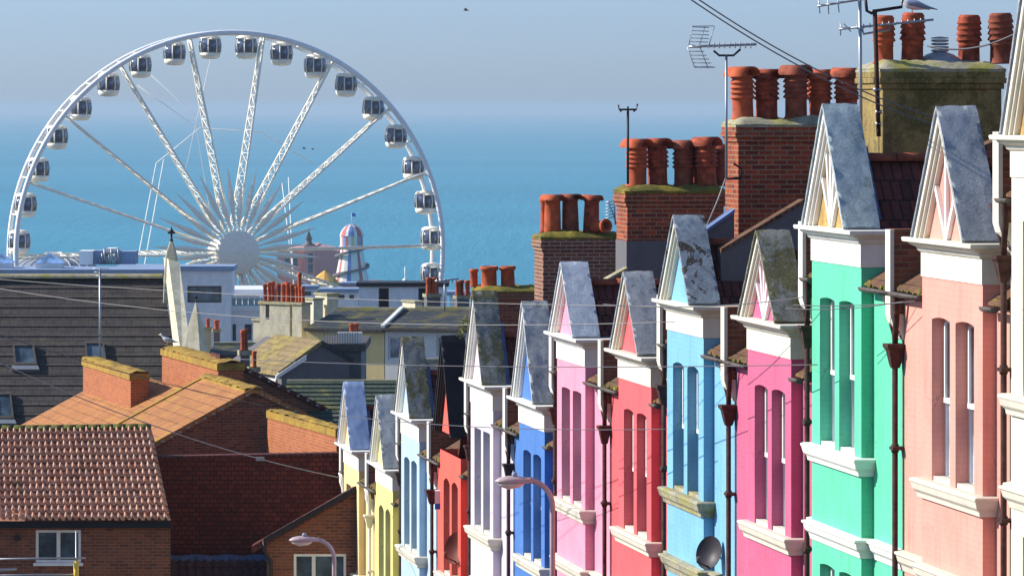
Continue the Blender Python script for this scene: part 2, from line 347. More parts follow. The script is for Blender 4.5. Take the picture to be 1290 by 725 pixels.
def house(i, name, label, Yn, zc, side, col, H, gab, top='flat', tym=None, bars=0, dist=0, ghost=None, cw='white', lead=True,
          glassm='glass', framem='cleanwhite', noband=False, win=True, sillm='stone', rise=None, rev=.19, coping=True, bandm=None, pipe='rust', bottom=-8.6, arch=None):
    """side=+1: near house of a pair (door bay on the far side); -1: far house.  x into the house, y along the street, z up; root z = cornice level"""
    s = (Yn - Q*ST)/CT
    base = Vector((-s*ST+Q*CT, s*CT+Q*ST, 0))
    root = empty(name, (base.x, base.y, zc+bottom), label, 'house', 'painted terraced houses stepping down the hill', TH)
    Z = -bottom      # cornice level in root coordinates
    ynear, yfar = (-.56, BW+1.52) if side > 0 else (-1.53, BW+.55)
    rs = (arch if arch is not None else .06)*.42
    # flat-topped or arched openings
    ops = []
    for (a, b) in (W1, W2):
        ops.append((a, b, Z-2.9, Z-.93-rs, rs)); ops.append((a, b, Z-6.3, Z-4.42-rs, rs))
    ops.sort(key=lambda o: (o[0], o[2]))
    m = MB()
    bay_wall(m, 0, BW, 0, Z-.40, ops, 0, rev)
    m.poly([(0,0,0),(BP,0,0),(BP,0,Z-.4),(0,0,Z-.4)]); m.poly([(0,BW,0),(BP,BW,0),(BP,BW,Z-.4),(0,BW,Z-.4)])
    m.poly([(BP,0,Z-.9),(.5,0,Z-.9),(.5,0,Z-.4),(BP,0,Z-.4)]); m.poly([(BP,BW,Z-.9),(.5,BW,Z-.9),(.5,BW,Z-.4),(BP,BW,Z-.4)])
    m.poly([(BP,ynear,0),(BP,0,0),(BP,0,Z-.74),(BP,ynear,Z-.74)]); m.poly([(BP,BW,0),(BP,yfar,0),(BP,yfar,Z-.74),(BP,BW,Z-.74)])
    m.box(.6, 7.0, ynear+.01, yfar-.01, 0, Z-.95)
    m.build('wall', col, root)
    for (a, b) in (W1, W2):
        sash(root, a, b, Z-2.9, Z-.95, rev-.03, glassm, framem); sash(root, a, b, Z-6.3, Z-4.45, rev-.03, glassm, framem)
        MB().box(.02, rev-.03, a+.003, b-.003, Z-2.9, Z-2.83).build('window_board', sillm, root)
    MB().box(rev+.04, .6, .2, BW-.2, Z-6.4, Z-.8).build('painted_room_shade', 'dark', root)  # unlit room behind the panes, put in as a solid near-black block
    # sill, string course
    loft_rect(0, BW, [(.05,Z-3.12),(.06,Z-3.06),(.10,Z-3.02),(.12,Z-2.94),(.13,Z-2.93),(.13,Z-2.90),(.09,Z-2.885)], .155).build('sill', sillm, root, bevel=.006)
    m = MB()
    sp = [(.02,Z-4.16),(.04,Z-4.08),(.08,Z-4.04),(.10,Z-3.96),(.12,Z-3.95),(.12,Z-3.92),(.02,Z-3.90)]
    m.loft([[(BP, -p, z), (-p, -p, z), (-p, BW+p, z), (BP, BW+p, z)] for p, z in sp])
    for a, b in ((ynear+.05, -.125), (BW+.125, yfar-.05)):
        if b > a: m.loft([[(BP+.01, a, z), (BP-p, a, z), (BP-p, b, z), (BP+.01, b, z)] for p, z in sp])
    m.build('string_course', sillm, root, bevel=.005)
    # frieze and cornice
    if not noband:
        m = loft_rect(0, BW, [(.014,Z-.47),(.014,Z-.16)], .62); m.build('frieze', bandm or cw, root)
        loft_rect(0, BW, [(.02,Z-.18),(.05,Z-.155),(.06,Z-.12),(.13,Z-.085),(.14,Z-.06),(.20,Z-.055),(.21,Z-.01),(.20,Z)], .62).build('cornice', cw, root, bevel=.006)
    # gable: solid front with a sunk triangular panel
    c = BW/2; hw = 1.1; xf = -.17; xb = .29
    def tri(x, w, h, z0=0): return [(x, c-w, Z+z0), (x, c+w, Z+z0), (x, c, Z+z0+h)]
    def frame(m, x0, x1, wo, ho, wi, hi):
        O = [(c-wo, Z), (c, Z+ho), (c+wo, Z)]; I = [(c-wi, Z), (c, Z+hi), (c+wi, Z)]
        for k in (0, 1):
            q = [O[k], O[k+1], I[k+1], I[k]]
            m.hexa([(x0, *p) for p in q], [(x1, *p) for p in q])
    k = H/hw
    m = MB(); frame(m, xf, xb-.02, hw-.015, H-.03, hw-.10, H-.10*k); frame(m, xf+.035, xb-.03, hw-.101, H-.101*k, hw-.15, H-.15*k)
    frame(m, xf+.075, xb-.04, hw-.151, H-.151*k, hw-.20, H-.20*k)
    m.build('bargeboard', cw if gab != 'blackboard' else 'wood_black', root, bevel=.005)
    wt = hw-.19; ht = H-.19*k
    tx = -.03
    m = MB(); m.poly(tri(tx, wt, ht)); m.poly(tri(xb-.06, wt, ht)[::-1])
    m.build('gable_panel', tym or col, root)
    if bars:
        m = MB()
        def bar(p, q, w=.035):
            d = Vector((0, q[0]-p[0], q[1]-p[1])).normalized(); n = Vector((0, -d.z, d.y))*w
            A, B = Vector((0, *p)), Vector((0, *q))
            m.hexa([A+n+Vector((tx-.05,0,0)), A-n+Vector((tx-.05,0,0)), B-n+Vector((tx-.05,0,0)), B+n+Vector((tx-.05,0,0))],
                   [A+n+Vector((tx-.002,0,0)), A-n+Vector((tx-.002,0,0)), B-n+Vector((tx-.002,0,0)), B+n+Vector((tx-.002,0,0))])
        bar((c, Z), (c, Z+ht*.97)); bar((c, Z), (c-wt*.5, Z+ht*.49)); bar((c, Z), (c+wt*.5, Z+ht*.49))
        if bars > 3: bar((c, Z), (c-wt*.25, Z+ht*.74)); bar((c, Z), (c+wt*.25, Z+ht*.74))
        m.build('gable_strut', 'cleanwhite', root)
    # sloping slab over the gable, rough edged
    m = MB(); seed = i*3.7
    L = math.hypot(hw, H)
    for sg in (-1, 1):
        nrm = Vector((0, sg*H/L, hw/L))
        for off in (0, .055):
            def fn(u, v, sg=sg, off=off, nrm=nrm):
                x = xf-.02+(xb-xf+.02)*u; t = v
                p = Vector((x, c+sg*(hw+.0)*t, Z+H*(1-t)+.004))+nrm*off
                if off == 0: p.z -= 0
                e = (1 if v in (0, 1) else .6)
                j = noise.noise(Vector((x*9+seed, t*14, off*50+sg)))*.012*e+noise.noise(Vector((x*2+seed, t*3, 5.)))*.012
                p += nrm*j*(1 if off else 0); p.x += noise.noise(Vector((u*3, t*16+seed, 3)))*.005*(1 if u in (0,1) else 0)
                if off and v == 0: p = Vector((x, c, Z+H+.055*L/hw*.62+j))
                return p
            m.grid(fn, 10, 26)
        for u in (0, 1):
            def fe(a, v, sg=sg, nrm=nrm, u=u):
                x = xf-.02+(xb-xf+.02)*u; p = Vector((x, c+sg*hw*v, Z+H*(1-v)+.004))+nrm*.055*a
                j = noise.noise(Vector((x*9+seed, v*14, .055*50+sg)))*.012+noise.noise(Vector((x*2+seed, v*3, 5.)))*.012
                p += nrm*j*a; p.x += noise.noise(Vector((u*3, v*16+seed, 3)))*.005
                if a and v == 0: p = Vector((x+noise.noise(Vector((u*3, seed, 3)))*.010, c, Z+H+.055*L/hw*.62+j))
                return p
            m.grid(fe, 1, 26)
        b0 = Vector((0, c+sg*hw, Z+.004)); m.poly([b0+Vector((xf-.02,0,0)), b0+Vector((xb,0,0)), b0+Vector((xb,0,0))+nrm*.055, b0+Vector((xf-.02,0,0))+nrm*.055])
    m.build('gable_coping', top, root)
    # narrower lead-covered dormer behind, then the cross roof in tiles
    if lead:
        h2 = H*.62; w2 = hw*.98
        m = MB()
        for sg in (-1, 1):
            a = Vector((0, c, Z+h2)); b = Vector((0, c+sg*w2, Z-.5)); 
            m.hexa([Vector((xb+.005,0,0))+a, Vector((xb+.13,0,0))+a, Vector((xb+.13,0,0))+b, Vector((xb+.005,0,0))+b],
                   [Vector((xb+.005,0,.09))+a, Vector((xb+.13,0,.09))+a, Vector((xb+.13,sg*.09,0))+b, Vector((xb+.005,sg*.09,0))+b])
        m.build('lead_flashing', 'lead', root)
    rid = Z+.88; m = MB(); ev = Z-.80
    for sg in (-1, 1):
        ye = ynear if sg < 0 else yfar
        q = min(abs(ye-c), 1.55)
        a = [(.36, c, rid), (7, c, rid), (7, c+sg*q, ev), (.36, c+sg*q, ev)]
        m.hexa(a, [(x, y, z-.12) for x, y, z in a])
    m.poly([(6.98, ynear, Z-1), (6.98, yfar, Z-1), (6.98, c, rid-.03)])
    r = m.build('roof', 'rooftile', root)
    m = MB()
    for k in range(int(6.6/.42)):
        x = .38+k*.42; m.lathe((0,0,0), [(0,0)]) if 0 else None
        pts = [(x, 0), (x+.405, 0)]
        rg = [[(xx, c+.11*rr*math.cos(math.pi*j/6), rid-.02+.1*rr*math.sin(math.pi*j/6)) for j in range(7)] for xx, rr in ((x, 1.12), (x+.41, 1.0))]
        m.loft(rg, True)
    m.build('ridge_tile', 'terracotta_dark', r)
    # low eaves tiles over the recessed door bays, with gutters
    for a, b in ((ynear+.03, -.01), (BW+.01, yfar-.03)):
        er = MB().hexa([(BP-.10, a, Z-.70), (BP-.10, b, Z-.70), (1.3, b, Z+.12), (1.3, a, Z+.12)], [(BP-.10, a, Z-.665), (BP-.10, b, Z-.665), (1.3, b, Z+.155), (1.3, a, Z+.155)]).build('eaves', 'eavetile', root)
        MB().loft([[(BP-.16+.055*math.cos(math.pi*(1+j/7)), y, Z-.715+.06*math.sin(math.pi*(1+j/7))) for j in range(8)] for y in (a+.02, b-.02)], True).build('gutter', 'gutter', root)
    mo = MB()
    for q in range(34):
        a, b = (ynear+.03, -.02) if random.random() < (.25 if side > 0 else .7) else (BW+.02, yfar-.03)
        y = random.uniform(a, b); x = BP-.12+random.random()*.09; rr = random.uniform(.015, .04)
        mo.loft([[(x+rr*t*math.cos(2*math.pi*j/6), y+rr*t*math.sin(2*math.pi*j/6), Z-.70+.6*(x-BP+.1)+zz*rr) for j in range(6)] for t, zz in ((1.3,0),(1.1,.6),(.5,1.1))])
    struct(mo.build('moss', 'moss', er), 'stuff')
    # party wall upstand on the far boundary: white-ended, with a curved corbel
    pw = yfar if side > 0 else yfar
    t = .105; top_z = Z+.02 if side > 0 else Z-1.30+1.30
    x0 = BP-.16; m = MB()
    m.box(x0, 1.55, pw-t, pw+t, Z-1.0, top_z)
    w = m.build('party_wall', 'brick_brown', root)
    m = MB()
    prof = [(x0-.02, top_z+.03), (x0-.02, Z-1.0), (x0+.01, Z-1.10), (x0+.06, Z-1.17), (x0+.10, Z-1.2), (x0+.14, Z-1.3), (BP+.02, Z-1.34), (BP+.02, Z-1.0), (x0+.03, Z-.98), (x0+.03, top_z+.03)]
    m.hexa([(x, pw-t-.012, z) for x, z in prof], [(x, pw+t+.012, z) for x, z in prof])
    m.build('coping', cw, w); MB().box(x0+.034, 1.55, pw-t-.025, pw+t+.025, top_z+.001, top_z+.035).build('coping', 'brick_brown', w)
    # drainpipe with a hopper head, hung beside the party wall
    if pipe:
        m = MB(); px = BP-.10; py = pw-.05
        m.tube([(BP-.16, py-.20, Z-.77), (px-.02, py-.16, Z-.95), (px, py-.02, Z-1.22), (px, py, Z-1.4)], .038, 8)
        m.tube([(BP-.16, py+.26, Z-.78), (px-.02, py+.22, Z-1.0), (px, py+.04, Z-1.25), (px, py, Z-1.4)], .033, 8)
        m.tube([(px, py, Z-1.5), (px, py, .1)], .036, 10)
        for zz in (Z-2.6, Z-4.3, Z-6.1): m.tube([(px, py, zz), (px, py, zz-.1)], .048, 10); m.box(px-.05, BP, py-.09, py+.09, zz-.07, zz-.03)
        d = m.build('drainpipe', pipe, root)
        hs_ = random.uniform(.8, 1.15)
        m = MB(); m.loft([[(px-a, py-a, z), (px+a, py-a, z), (px+a, py+a, z), (px-a, py+a, z)] for a, z in ((.047, Z-1.66), (.06*hs_, Z-1.6), (.09*hs_, Z-1.44), (.118*hs_, Z-1.40), (.118*hs_, Z-1.36), (.085*hs_, Z-1.36))])
        m.build('hopper', pipe, d)
    # slender pole-like conductor pipe beside the bay
    return root, Z

def paint(n, r, g, b, k=.8, **kw):
    c = srgb(r, g, b); return m_paint(n, tuple(c[j]*k*.94+.045 for j in range(3))+(1,), **kw)
PT = dict(salmon=paint('salmon_paint', 242,160,140), green=paint('mint_green_paint', 84,212,165), magenta=paint('raspberry_paint', 212,84,128),
  sky=paint('sky_blue_paint', 118,186,222), coral=paint('coral_red_paint', 236,82,86), pink=paint('candy_pink_paint', 244,150,176),
  blue=paint('strong_blue_paint', 45,115,195), lilac=paint('pale_lilac_paint', 222,208,222, brick=False, dirt=.2), red=paint('tomato_red_paint', 244,86,60),
  pale=paint('pale_blue_paint', 180,208,232, brick=False, dirt=.2), yellow=paint('lemon_paint', 232,222,135, brick=False, dirt=.2), cream=paint('apricot_cream_paint', 246,216,152, brick=False, dirt=.2),
  ivory=paint('ivory_paint', 244,236,205, brick=False, dirt=.3), tan=m_lichen('tan_roughcast', (.42,.27,.09,1), (.22,.13,.04,1), (.5,.36,.15,1), .55))
LS = dict(
  slatey=m_lichen('blue_grey_render_slab', (.36,.43,.45,1), (.15,.19,.20,1), (.09,.11,.085,1), .60),
  bluegrey=m_lichen('dark_blue_grey_slab', (.32,.35,.38,1), (.13,.15,.18,1), (.07,.08,.09,1), .62),
  mossy=m_lichen('moss_blackened_slab', (.22,.23,.22,1), (.035,.037,.025,1), (.10,.09,.02,1), .46),
  patchy=m_lichen('peeling_slab', (.24,.28,.32,1), (.08,.085,.09,1), (.10,.11,.08,1), .60, (.06,.045,.03,1), .60),
  clean=m_lichen('pale_blue_slab', (.42,.46,.52,1), (.27,.31,.38,1), (.2,.24,.28,1), .72),
  grey=m_lichen('mottled_grey_slab', (.42,.45,.46,1), (.18,.20,.19,1), (.09,.10,.07,1), .55),
  smooth=m_plain('smooth_pale_slab', (.33,.42,.60,1), .7, 0, .08),
  black=m_plain('black_slate_slab', (.012,.012,.018,1), .6, 0, .3))
M.update({'paint_'+k: v for k, v in PT.items()}); M.update({'slab_'+k: v for k, v in LS.items()})
ZC = {-1: -.30, 0: -1.55, 1: -2.93, 2: -3.90, 3: -5.28, 4: -6.57, 5: -7.95}
near = lambda k: 49.55+9.15*k
far = lambda k: 54.98+9.13*k
L = 'tall {} terraced house with {}'
spec = [
 (far(-1), ZC[-1], -1, 'ivory', 2.1, 'slab_bluegrey', 'ivory cream house with tan gable panel, cut off by the right edge', dict(tym='paint_tan', bars=3, cw='oldpaint')),
 (near(0), ZC[0], 1, 'salmon', 1.52, 'slab_bluegrey', 'salmon pink house with white sash windows and a white-strutted salmon gable, nearest complete house', dict(bars=3, cw='oldpaint', glassm='paleglass', arch=.08)),
 (far(0), ZC[0], -1, 'green', 1.55, 'slab_slatey', 'mint green house with white sills and a tan roughcast gable panel', dict(tym='paint_tan', bars=5, sillm='white', glassm='paleglass', arch=.07)),
 (near(1), ZC[1], 1, 'magenta', 1.20, 'slab_mossy', 'raspberry pink house with moss-blackened gable top beside the mint green house', dict(bars=5, cw='oldpaint', framem='white', glassm='paleglass', arch=.09)),
 (far(1), ZC[1], -1, 'sky', 1.27, 'slab_patchy', 'sky blue house with brown peeling patches on its gable and a lichened sill', dict(cw='oldpaint', sillm='cap', arch=.12, glassm='glass')),
 (near(2), ZC[2], 1, 'coral', 1.25, 'slab_bluegrey', 'coral red house with dark blue-grey gable top, beside the candy pink house', dict(cw='oldpaint', arch=.09, glassm='paleglass')),
 (far(2), ZC[2], -1, 'pink', 1.21, 'slab_clean', 'candy pink house with a clean pale gable top and deep pink window reveals', dict(arch=.05, rev=.24)),
 (near(3), ZC[3], 1, 'blue', 1.74, 'slab_grey', 'strong blue house with white sash windows behind the street lamp', dict(glassm='paleglass', arch=.1)),
 (far(3), ZC[3], -1, 'lilac', 1.70, 'slab_mossy', 'pale lilac house with a tall moss-streaked gable and cream window reveals', dict(cw='white', arch=.02, rev=.26)),
 (near(4), ZC[4], 1, 'red', 1.92, 'slab_black', 'tomato red house with a steep black gable roof and arched windows', dict(gab='blackboard', noband=True, arch=.22, lead=False, rev=.26)),
 (far(4), ZC[4], -1, 'pale', 1.62, 'slab_mossy', 'pale blue house with a moss-darkened gable, left of the tomato red house', dict(arch=.14, rev=.26)),
 (near(5), ZC[5], 1, 'yellow', 1.52, 'slab_grey', 'lemon yellow house with arched windows, between the pale blue and apricot houses', dict(arch=.24, rev=.26, pipe='oldpaint')),
 (far(5), ZC[5], -1, 'cream', 1.47, 'slab_smooth', 'apricot cream house with a smooth pale gable top, lowest house of the terrace', dict(arch=.02, rev=.26, pipe='white')),
]
HOUSES = {}
for i, (Yn, zc, sd, col, H, top, label, kw) in enumerate(spec):
    gab = kw.pop('gab', 'std')
    HOUSES[col] = house(i, 'terraced_house', label, Yn, zc, sd, 'paint_'+col, H, gab, top, **kw)

# brick and rendered stacks on the step walls, parts of the house they rise from
def stack(col, yb, x0, x1, ztop, zbase, t, mat, capm, pots, corbel=2, lower=None):
    root, Z = HOUSES[col]; iv = root.location.z
    Yc = yb; s = (Yc - Q*ST)/CT; sr = None
    # root origin s
    b = root.location; so = -b.x*ST+b.y*CT; ly = s-so
    zt = ztop-iv; zb = zbase-iv; m = MB(); y0, y1 = ly-t/2, ly+t/2
    m.box(x0, x1, y0, y1, zb, zt-.28)
    for k in range(corbel): e = .03*(k+1); m.box(x0-e, x1+e, y0-e, y1+e, zt-.28+k*.075, zt-.28+(k+1)*.075)
    e = .03*corbel; m.box(x0-e+.015, x1+e-.015, y0-e+.015, y1+e-.015, zt-.28+corbel*.075, zt)
    st = m.build('chimney_stack', mat, root, bevel=.008)
    if lower:
        MB().box(x0-.012, x1+.012, y0-.012, y1+.012, zb, lower[0]-iv).build('rendered_base', lower[1], st)
    rough_cap(x0-e+.02, x1+e-.02, y0-e+.02, y1+e-.02, zt, .10, yb, .02).build('mortar_cap', capm, st)
    for q in pots:
        kind, px, h, r = q[:4]; dy = q[4] if len(q) > 4 else 0; mt = q[5] if len(q) > 5 else 'terracotta'; tilt = q[6] if len(q) > 6 else 0
        place_pot(kind, h, r, (px, ly+dy, zt+.06), random.uniform(-.2, .2)+R(48), st, mt, tilt=tilt)
    return st, ly, zt
def qx(px, Y):   # house-local x of a pixel column at the depth of a cross wall
    return ((px-VPX)*Y/F*CT - Q)/(1-0) if False else solve_x(px, Y)
def solve_x(px, Yw):
    # cross wall at street distance s (plane Y'=const along the street direction)
    s = (Yw - Q*ST)/CT; a = (px-CX)/F
    # X = -s*ST + q*CT ; Y = s*CT + q*ST ; X = a*Y
    q = (a*s*CT + s*ST)/(CT - a*ST); return q - Q
def stack_px(col, yb, pxl, pxr, pytop, pybot, t, mat, capm, pots, **kw):
    x0, x1 = solve_x(pxl, yb-t/2), solve_x(pxr, yb-t/2)
    z = lambda py: -(py-HOR)*yb/F
    pp = []
    for q in pots:
        q = list(q); q[1] = solve_x(q[1], yb); q[2] = q[2]*yb/F; q[3] = q[3]*yb/F*1.1; pp.append(q)
    return stack(col, yb, x0, x1, z(pytop), z(pybot), t, mat, capm, pp, **kw)
sA = stack_px('green', 58.1, 1112, 1262, 86, 250, 1.2, 'render_yellow', 'cap', [('louvred',1113,64,12),('louvred',1149,64,13.5,0,'terracotta_soot'),('louvred',1223,65,13.5,.1,'terracotta_soot'),('louvred',1259,65,14,-.1,'terracotta_dark')])
sB = stack_px('sky', 67.2, 930, 1060, 156, 330, .92, 'brick', 'cap', [('hooded',936,66,13.5),('hooded',968,67,14,.12,'terracotta_soot'),('hooded',1001,67,14,-.1,'terracotta_dark'),('hooded',1035,66,14,.1),('hooded',1064,66,14,-.1,'terracotta_soot')])
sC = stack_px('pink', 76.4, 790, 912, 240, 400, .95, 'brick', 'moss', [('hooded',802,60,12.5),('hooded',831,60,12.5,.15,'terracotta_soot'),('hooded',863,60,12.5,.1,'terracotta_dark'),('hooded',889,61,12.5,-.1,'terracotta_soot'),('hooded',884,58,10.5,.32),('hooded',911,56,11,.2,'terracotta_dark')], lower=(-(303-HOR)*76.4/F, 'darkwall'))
sD = stack_px('lilac', 85.5, 684, 782, 298, 420, .95, 'brickD', 'moss', [('plain',696,49,10),('plain',720,50,10,.1,'terracotta_dark'),('plain',745,50,9.5,.05,'terracotta_soot'),('roll',690,46,6,.3)])
sE = stack_px('pale', 94.7, 606, 690, 366, 440, 1.0, 'brick_brown', 'moss', [('roll',616,26,10),('roll',640,26,9),('roll',600,22,5,.3)])
# fallen pot lying on the fourth stack
place_pot('roll', .42, .13, (solve_x(748, 85.5), sD[1]-.2, sD[2]+.18), .3, sD[0], 'terracotta', 'fallen_pot', tilt=1.45)
# metal cowl on the nearest stack
m = MB(); cxl = solve_x(1184, 58.1)
m.lathe((cxl, sA[1], sA[2]+.05), [(.34,0),(.30,.06),(.18,.14),(.09,.17),(.09,.2)], 20)
for k in range(4): m.lathe((cxl, sA[1], sA[2]+.22+k*.045), [(.08,0),(.12,.01),(.12,.03),(.08,.035)], 16)
m.lathe((cxl, sA[1], sA[2]+.4), [(.12,0),(.12,.015),(0,.03)], 16)
m.build('metal_cowl', 'steel', sA[0])

# sloping parapets that climb to the stacks behind the gables
def rake(col, Yw, a, b, mat='darkwall', cap='mossroof', drop=1.2, t=.25):
    root, Z = HOUSES[col]; bb = root.location; s = (Yw-Q*ST)/CT; so = -bb.x*ST+bb.y*CT; ly = s-so
    pa, pb = [(solve_x(px, Yw), -(py-HOR)*Yw/F-bb.z) for px, py in (a, b)]
    m = MB(); q = [(pa[0], pa[1]-drop), (pb[0], pa[1]-drop), pb, pa]
    m.hexa([(x, ly, z) for x, z in q], [(x, ly+t, z) for x, z in q])
    w = m.build('raking_parapet', mat, root)
    q = [pa, pb, (pb[0], pb[1]+.055), (pa[0], pa[1]+.055)]
    MB().hexa([(x, ly-.04, z) for x, z in q], [(x, ly+t+.04, z) for x, z in q]).build('raking_coping', cap, w)
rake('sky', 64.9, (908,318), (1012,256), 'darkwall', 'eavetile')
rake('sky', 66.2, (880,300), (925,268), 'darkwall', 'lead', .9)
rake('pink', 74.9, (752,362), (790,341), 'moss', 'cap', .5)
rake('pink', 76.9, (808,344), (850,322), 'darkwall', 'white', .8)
rake('salmon', 54.2, (1236,190), (1290,165), 'brick_brown', 'eavetile', 1.0)
# ---------------------------------------------------------------- sea, ground, sky, air
def sheet(name, mat, xs, ys, zf):
    m = MB(); i = 0
    for y in ys:
        for x in xs: m.v.append(Vector((x, y, zf(x, y))))
    n = len(xs)
    for a in range(len(ys)-1):
        for b in range(n-1): m.f.append([a*n+b, a*n+b+1, (a+1)*n+b+1, (a+1)*n+b]); m.sm.append(True)
    return struct(m.build(name, mat))
t = NT('sea_water')
n = t.noise(.25, 7, .7, stretch=(1, .07, 1)); n2 = t.noise(.6, 5, .7, stretch=(.5, 1, 1)); n3 = t.noise(.0025, 4, .6, stretch=(.2, 1, 1))
col = t.ramp(n3, [(.35, (.03,.205,.30,1)), (.65, (.042,.25,.36,1))])
col = t.mix(t.ramp(n, [(.4, (0,0,0,1)), (.7, (.38,.38,.38,1))]), col, (.06,.29,.40,1))
t.b.inputs['IOR'].default_value = 1.33
M['sea'] = t.done(col, t.bump(n2, .45, .4, t.bump(n, .4, 2.0)), .42)
sheet('sea', 'sea', [-30000, -8000, -2000, 0, 2000, 8000, 30000], [430, 1000, 3000, 9000, 25000, 70000], lambda x, y: -43.0)
M['ground'] = m_plain('dark_ground', (.07,.065,.06,1), .9, 0, .3, .3)
sheet('ground', 'ground', [-600+60*k for k in range(21)], [0, 20, 53, 80, 110, 140, 170, 220, 280, 340, 400, 460, 520, 545], lambda x, y: ground_z(y)-(0 if y < 520 else 0))
# haze
m = MB().box(-40000, 40000, -60, 75000, -60, 14)
hz = m.build('haze', 'dark'); hz.data.materials.clear(); hm = bpy.data.materials.new('haze'); hm.use_nodes = True
nt = hm.node_tree; nt.nodes.clear(); out = nt.nodes.new('ShaderNodeOutputMaterial'); pv = nt.nodes.new('ShaderNodeVolumePrincipled')
pv.inputs['Color'].default_value = (.50,.66,.80,1); pv.inputs['Density'].default_value = HAZE; pv.inputs['Anisotropy'].default_value = .1
nt.links.new(pv.outputs[0], out.inputs['Volume']); hz.data.materials.append(hm); struct(hz, 'stuff')

w = bpy.data.worlds.new('World'); S.world = w; w.use_nodes = True; nt = w.node_tree
sky = nt.nodes.new('ShaderNodeTexSky'); sky.sky_type = 'NISHITA'; sky.sun_disc = False
SEL, SAZ = R(31), R(10)     # elevation; azimuth ahead of due left
sd = Vector((-math.cos(SEL)*math.cos(SAZ), math.cos(SEL)*math.sin(SAZ), math.sin(SEL)))
sky.sun_elevation = SEL; sky.sun_rotation = math.atan2(sd.x, sd.y)
sky.air_density = 1.0; sky.dust_density = .4; sky.ozone_density = 1.5; sky.altitude = 0
mx = nt.nodes.new('ShaderNodeMix'); mx.data_type = 'RGBA'; mx.blend_type = 'MULTIPLY'; mx.inputs[0].default_value = 1; 
tc = nt.nodes.new('ShaderNodeTexCoord'); sx = nt.nodes.new('ShaderNodeSeparateXYZ'); nt.links.new(tc.outputs['Generated'], sx.inputs[0])
rp = nt.nodes.new('ShaderNodeValToRGB'); rp.color_ramp.elements[0].color = SKYH; rp.color_ramp.elements[1].color = SKYT; rp.color_ramp.elements[1].position = .30; rp.color_ramp.elements[0].position = .02
nt.links.new(sx.outputs[2], rp.inputs[0]); nt.links.new(rp.outputs[0], mx.inputs[7])
nt.links.new(sky.outputs[0], mx.inputs[6]); nt.links.new(mx.outputs[2], nt.nodes['Background'].inputs[0]); nt.nodes['Background'].inputs[1].default_value = SKY
sl = bpy.data.lights.new('sun', 'SUN'); sl.energy = SUN; sl.angle = R(.5); sl.color = (1, .95, .87)
so = bpy.data.objects.new('sun', sl); C.objects.link(so); so.rotation_euler = sd.to_track_quat('Z', 'Y').to_euler()

# ---------------------------------------------------------------- the wheel
WY = 445.0; wr = 277/F*WY; wc = P(287.5, 316, WY); zbase = ground_z(WY)
wheel = empty('ferris_wheel', (wc.x, wc.y, zbase), 'giant white observation wheel with dark-windowed gondolas on the seafront', 'ferris wheel', None, R(17))
hz_ = wc.z-zbase; A = 1.95
def ring(m, rad, y, r, n=120, k=8):
    rings = []
    for j in range(n):
        a = 2*math.pi*j/n; d = Vector((math.sin(a), 0, math.cos(a))); c = Vector((0, y, hz_))+d*rad
        rings.append([c+r*math.cos(2*math.pi*q/k)*d+Vector((0, r*math.sin(2*math.pi*q/k), 0)) for q in range(k)])
    rings.append(rings[0]); m.loft(rings, True, False)
def pol(a, r, y): return Vector((r*math.sin(a), y, hz_+r*math.cos(a)))
m = MB(); ring(m, wr-.2, -A, .27); m.build('near_rim', 'steelrim', wheel)
m = MB(); ring(m, wr-.2, A, .24); m.build('far_rim', 'steelrim', wheel)
m = MB()
for j in range(72):
    a = R(5*j); m.tube([pol(a, wr-.2, -A), pol(a, wr-.2, A)], .08, 5)
m.build('rim_tie', 'steelwhite', wheel)
HY = -4.4
for j in range(18):
    a = R(9+20*j); m = MB(); N = 17; rails = []
    if 150 < (9+20*j) % 360 < 200: continue
    for sg in (-1, 1):
        y0_, y1_ = (-3.7, -1.75) if sg < 0 else (1.5, .45)
        rails.append([pol(a+math.atan2(sg*.16*(1-.4*u), r), r, y) for u, r, y in
                      [(q/N, 1.8+(wr-2.2)*q/N, y0_+(y1_-y0_)*q/N) for q in range(N+1)]])
    for rl in rails: m.tube(rl, .12, 6)
    for q in range(N):
        m.tube([rails[0][q], rails[1][q+1]], .042, 4); m.tube([rails[1][q], rails[0][q+1]], .042, 4); m.tube([rails[0][q], rails[1][q]], .04, 4)
    m.build('spoke', 'steelwhite', wheel)
m = MB()
for j in range(36):
    a = R(4+10*j); L1 = 8.9 if j % 2 else 7.2; w = .32; y0 = -4.1; y1 = -3.6
    b, t_ = pol(a, 1.6, y0), pol(a, L1, y1); mid = pol(a, L1*.6, (y0+y1)/2); sd_ = Vector((math.cos(a), 0, -math.sin(a)))*w
    for s2 in (-1, 1):
        m.poly([b, mid+sd_*s2, mid+Vector((0,-.16,0))]); m.poly([mid+sd_*s2, t_, mid+Vector((0,-.16,0))]); m.poly([b, mid+sd_*s2, mid+Vector((0,.16,0))]); m.poly([mid+sd_*s2, t_, mid+Vector((0,.16,0))])
m.build('light_petal', 'steelwhite', wheel)
def ylathe(m, prof, n=32):
    rings = [[(r*math.cos(2*math.pi*k/n), y, hz_+r*math.sin(2*math.pi*k/n)) for k in range(n)] for r, y in prof]; m.loft(rings, True)
m = MB(); ylathe(m, [(1.2,4.2),(1.2,-3.3),(2.0,-3.4),(2.25,-4.0),(2.25,-4.4),(2.0,-4.6),(.02,-4.75)]); h_ = m.build('hub', 'steelwhite', wheel)
m = MB(); ylathe(m, [(.12,-4.7),(.12,-4.78),(.02,-4.8)], 12); m.build('hub_cap', 'steelrim', h_)
for sx in (-1, 1):
    for sy in (-1, 1):
        m = MB(); m.tube([(0, sy*3.2, hz_-.5), (sx*8.5, sy*6.5, 0)], .38, 8); m.build('support_leg', 'steelrim', wheel)
m = MB()
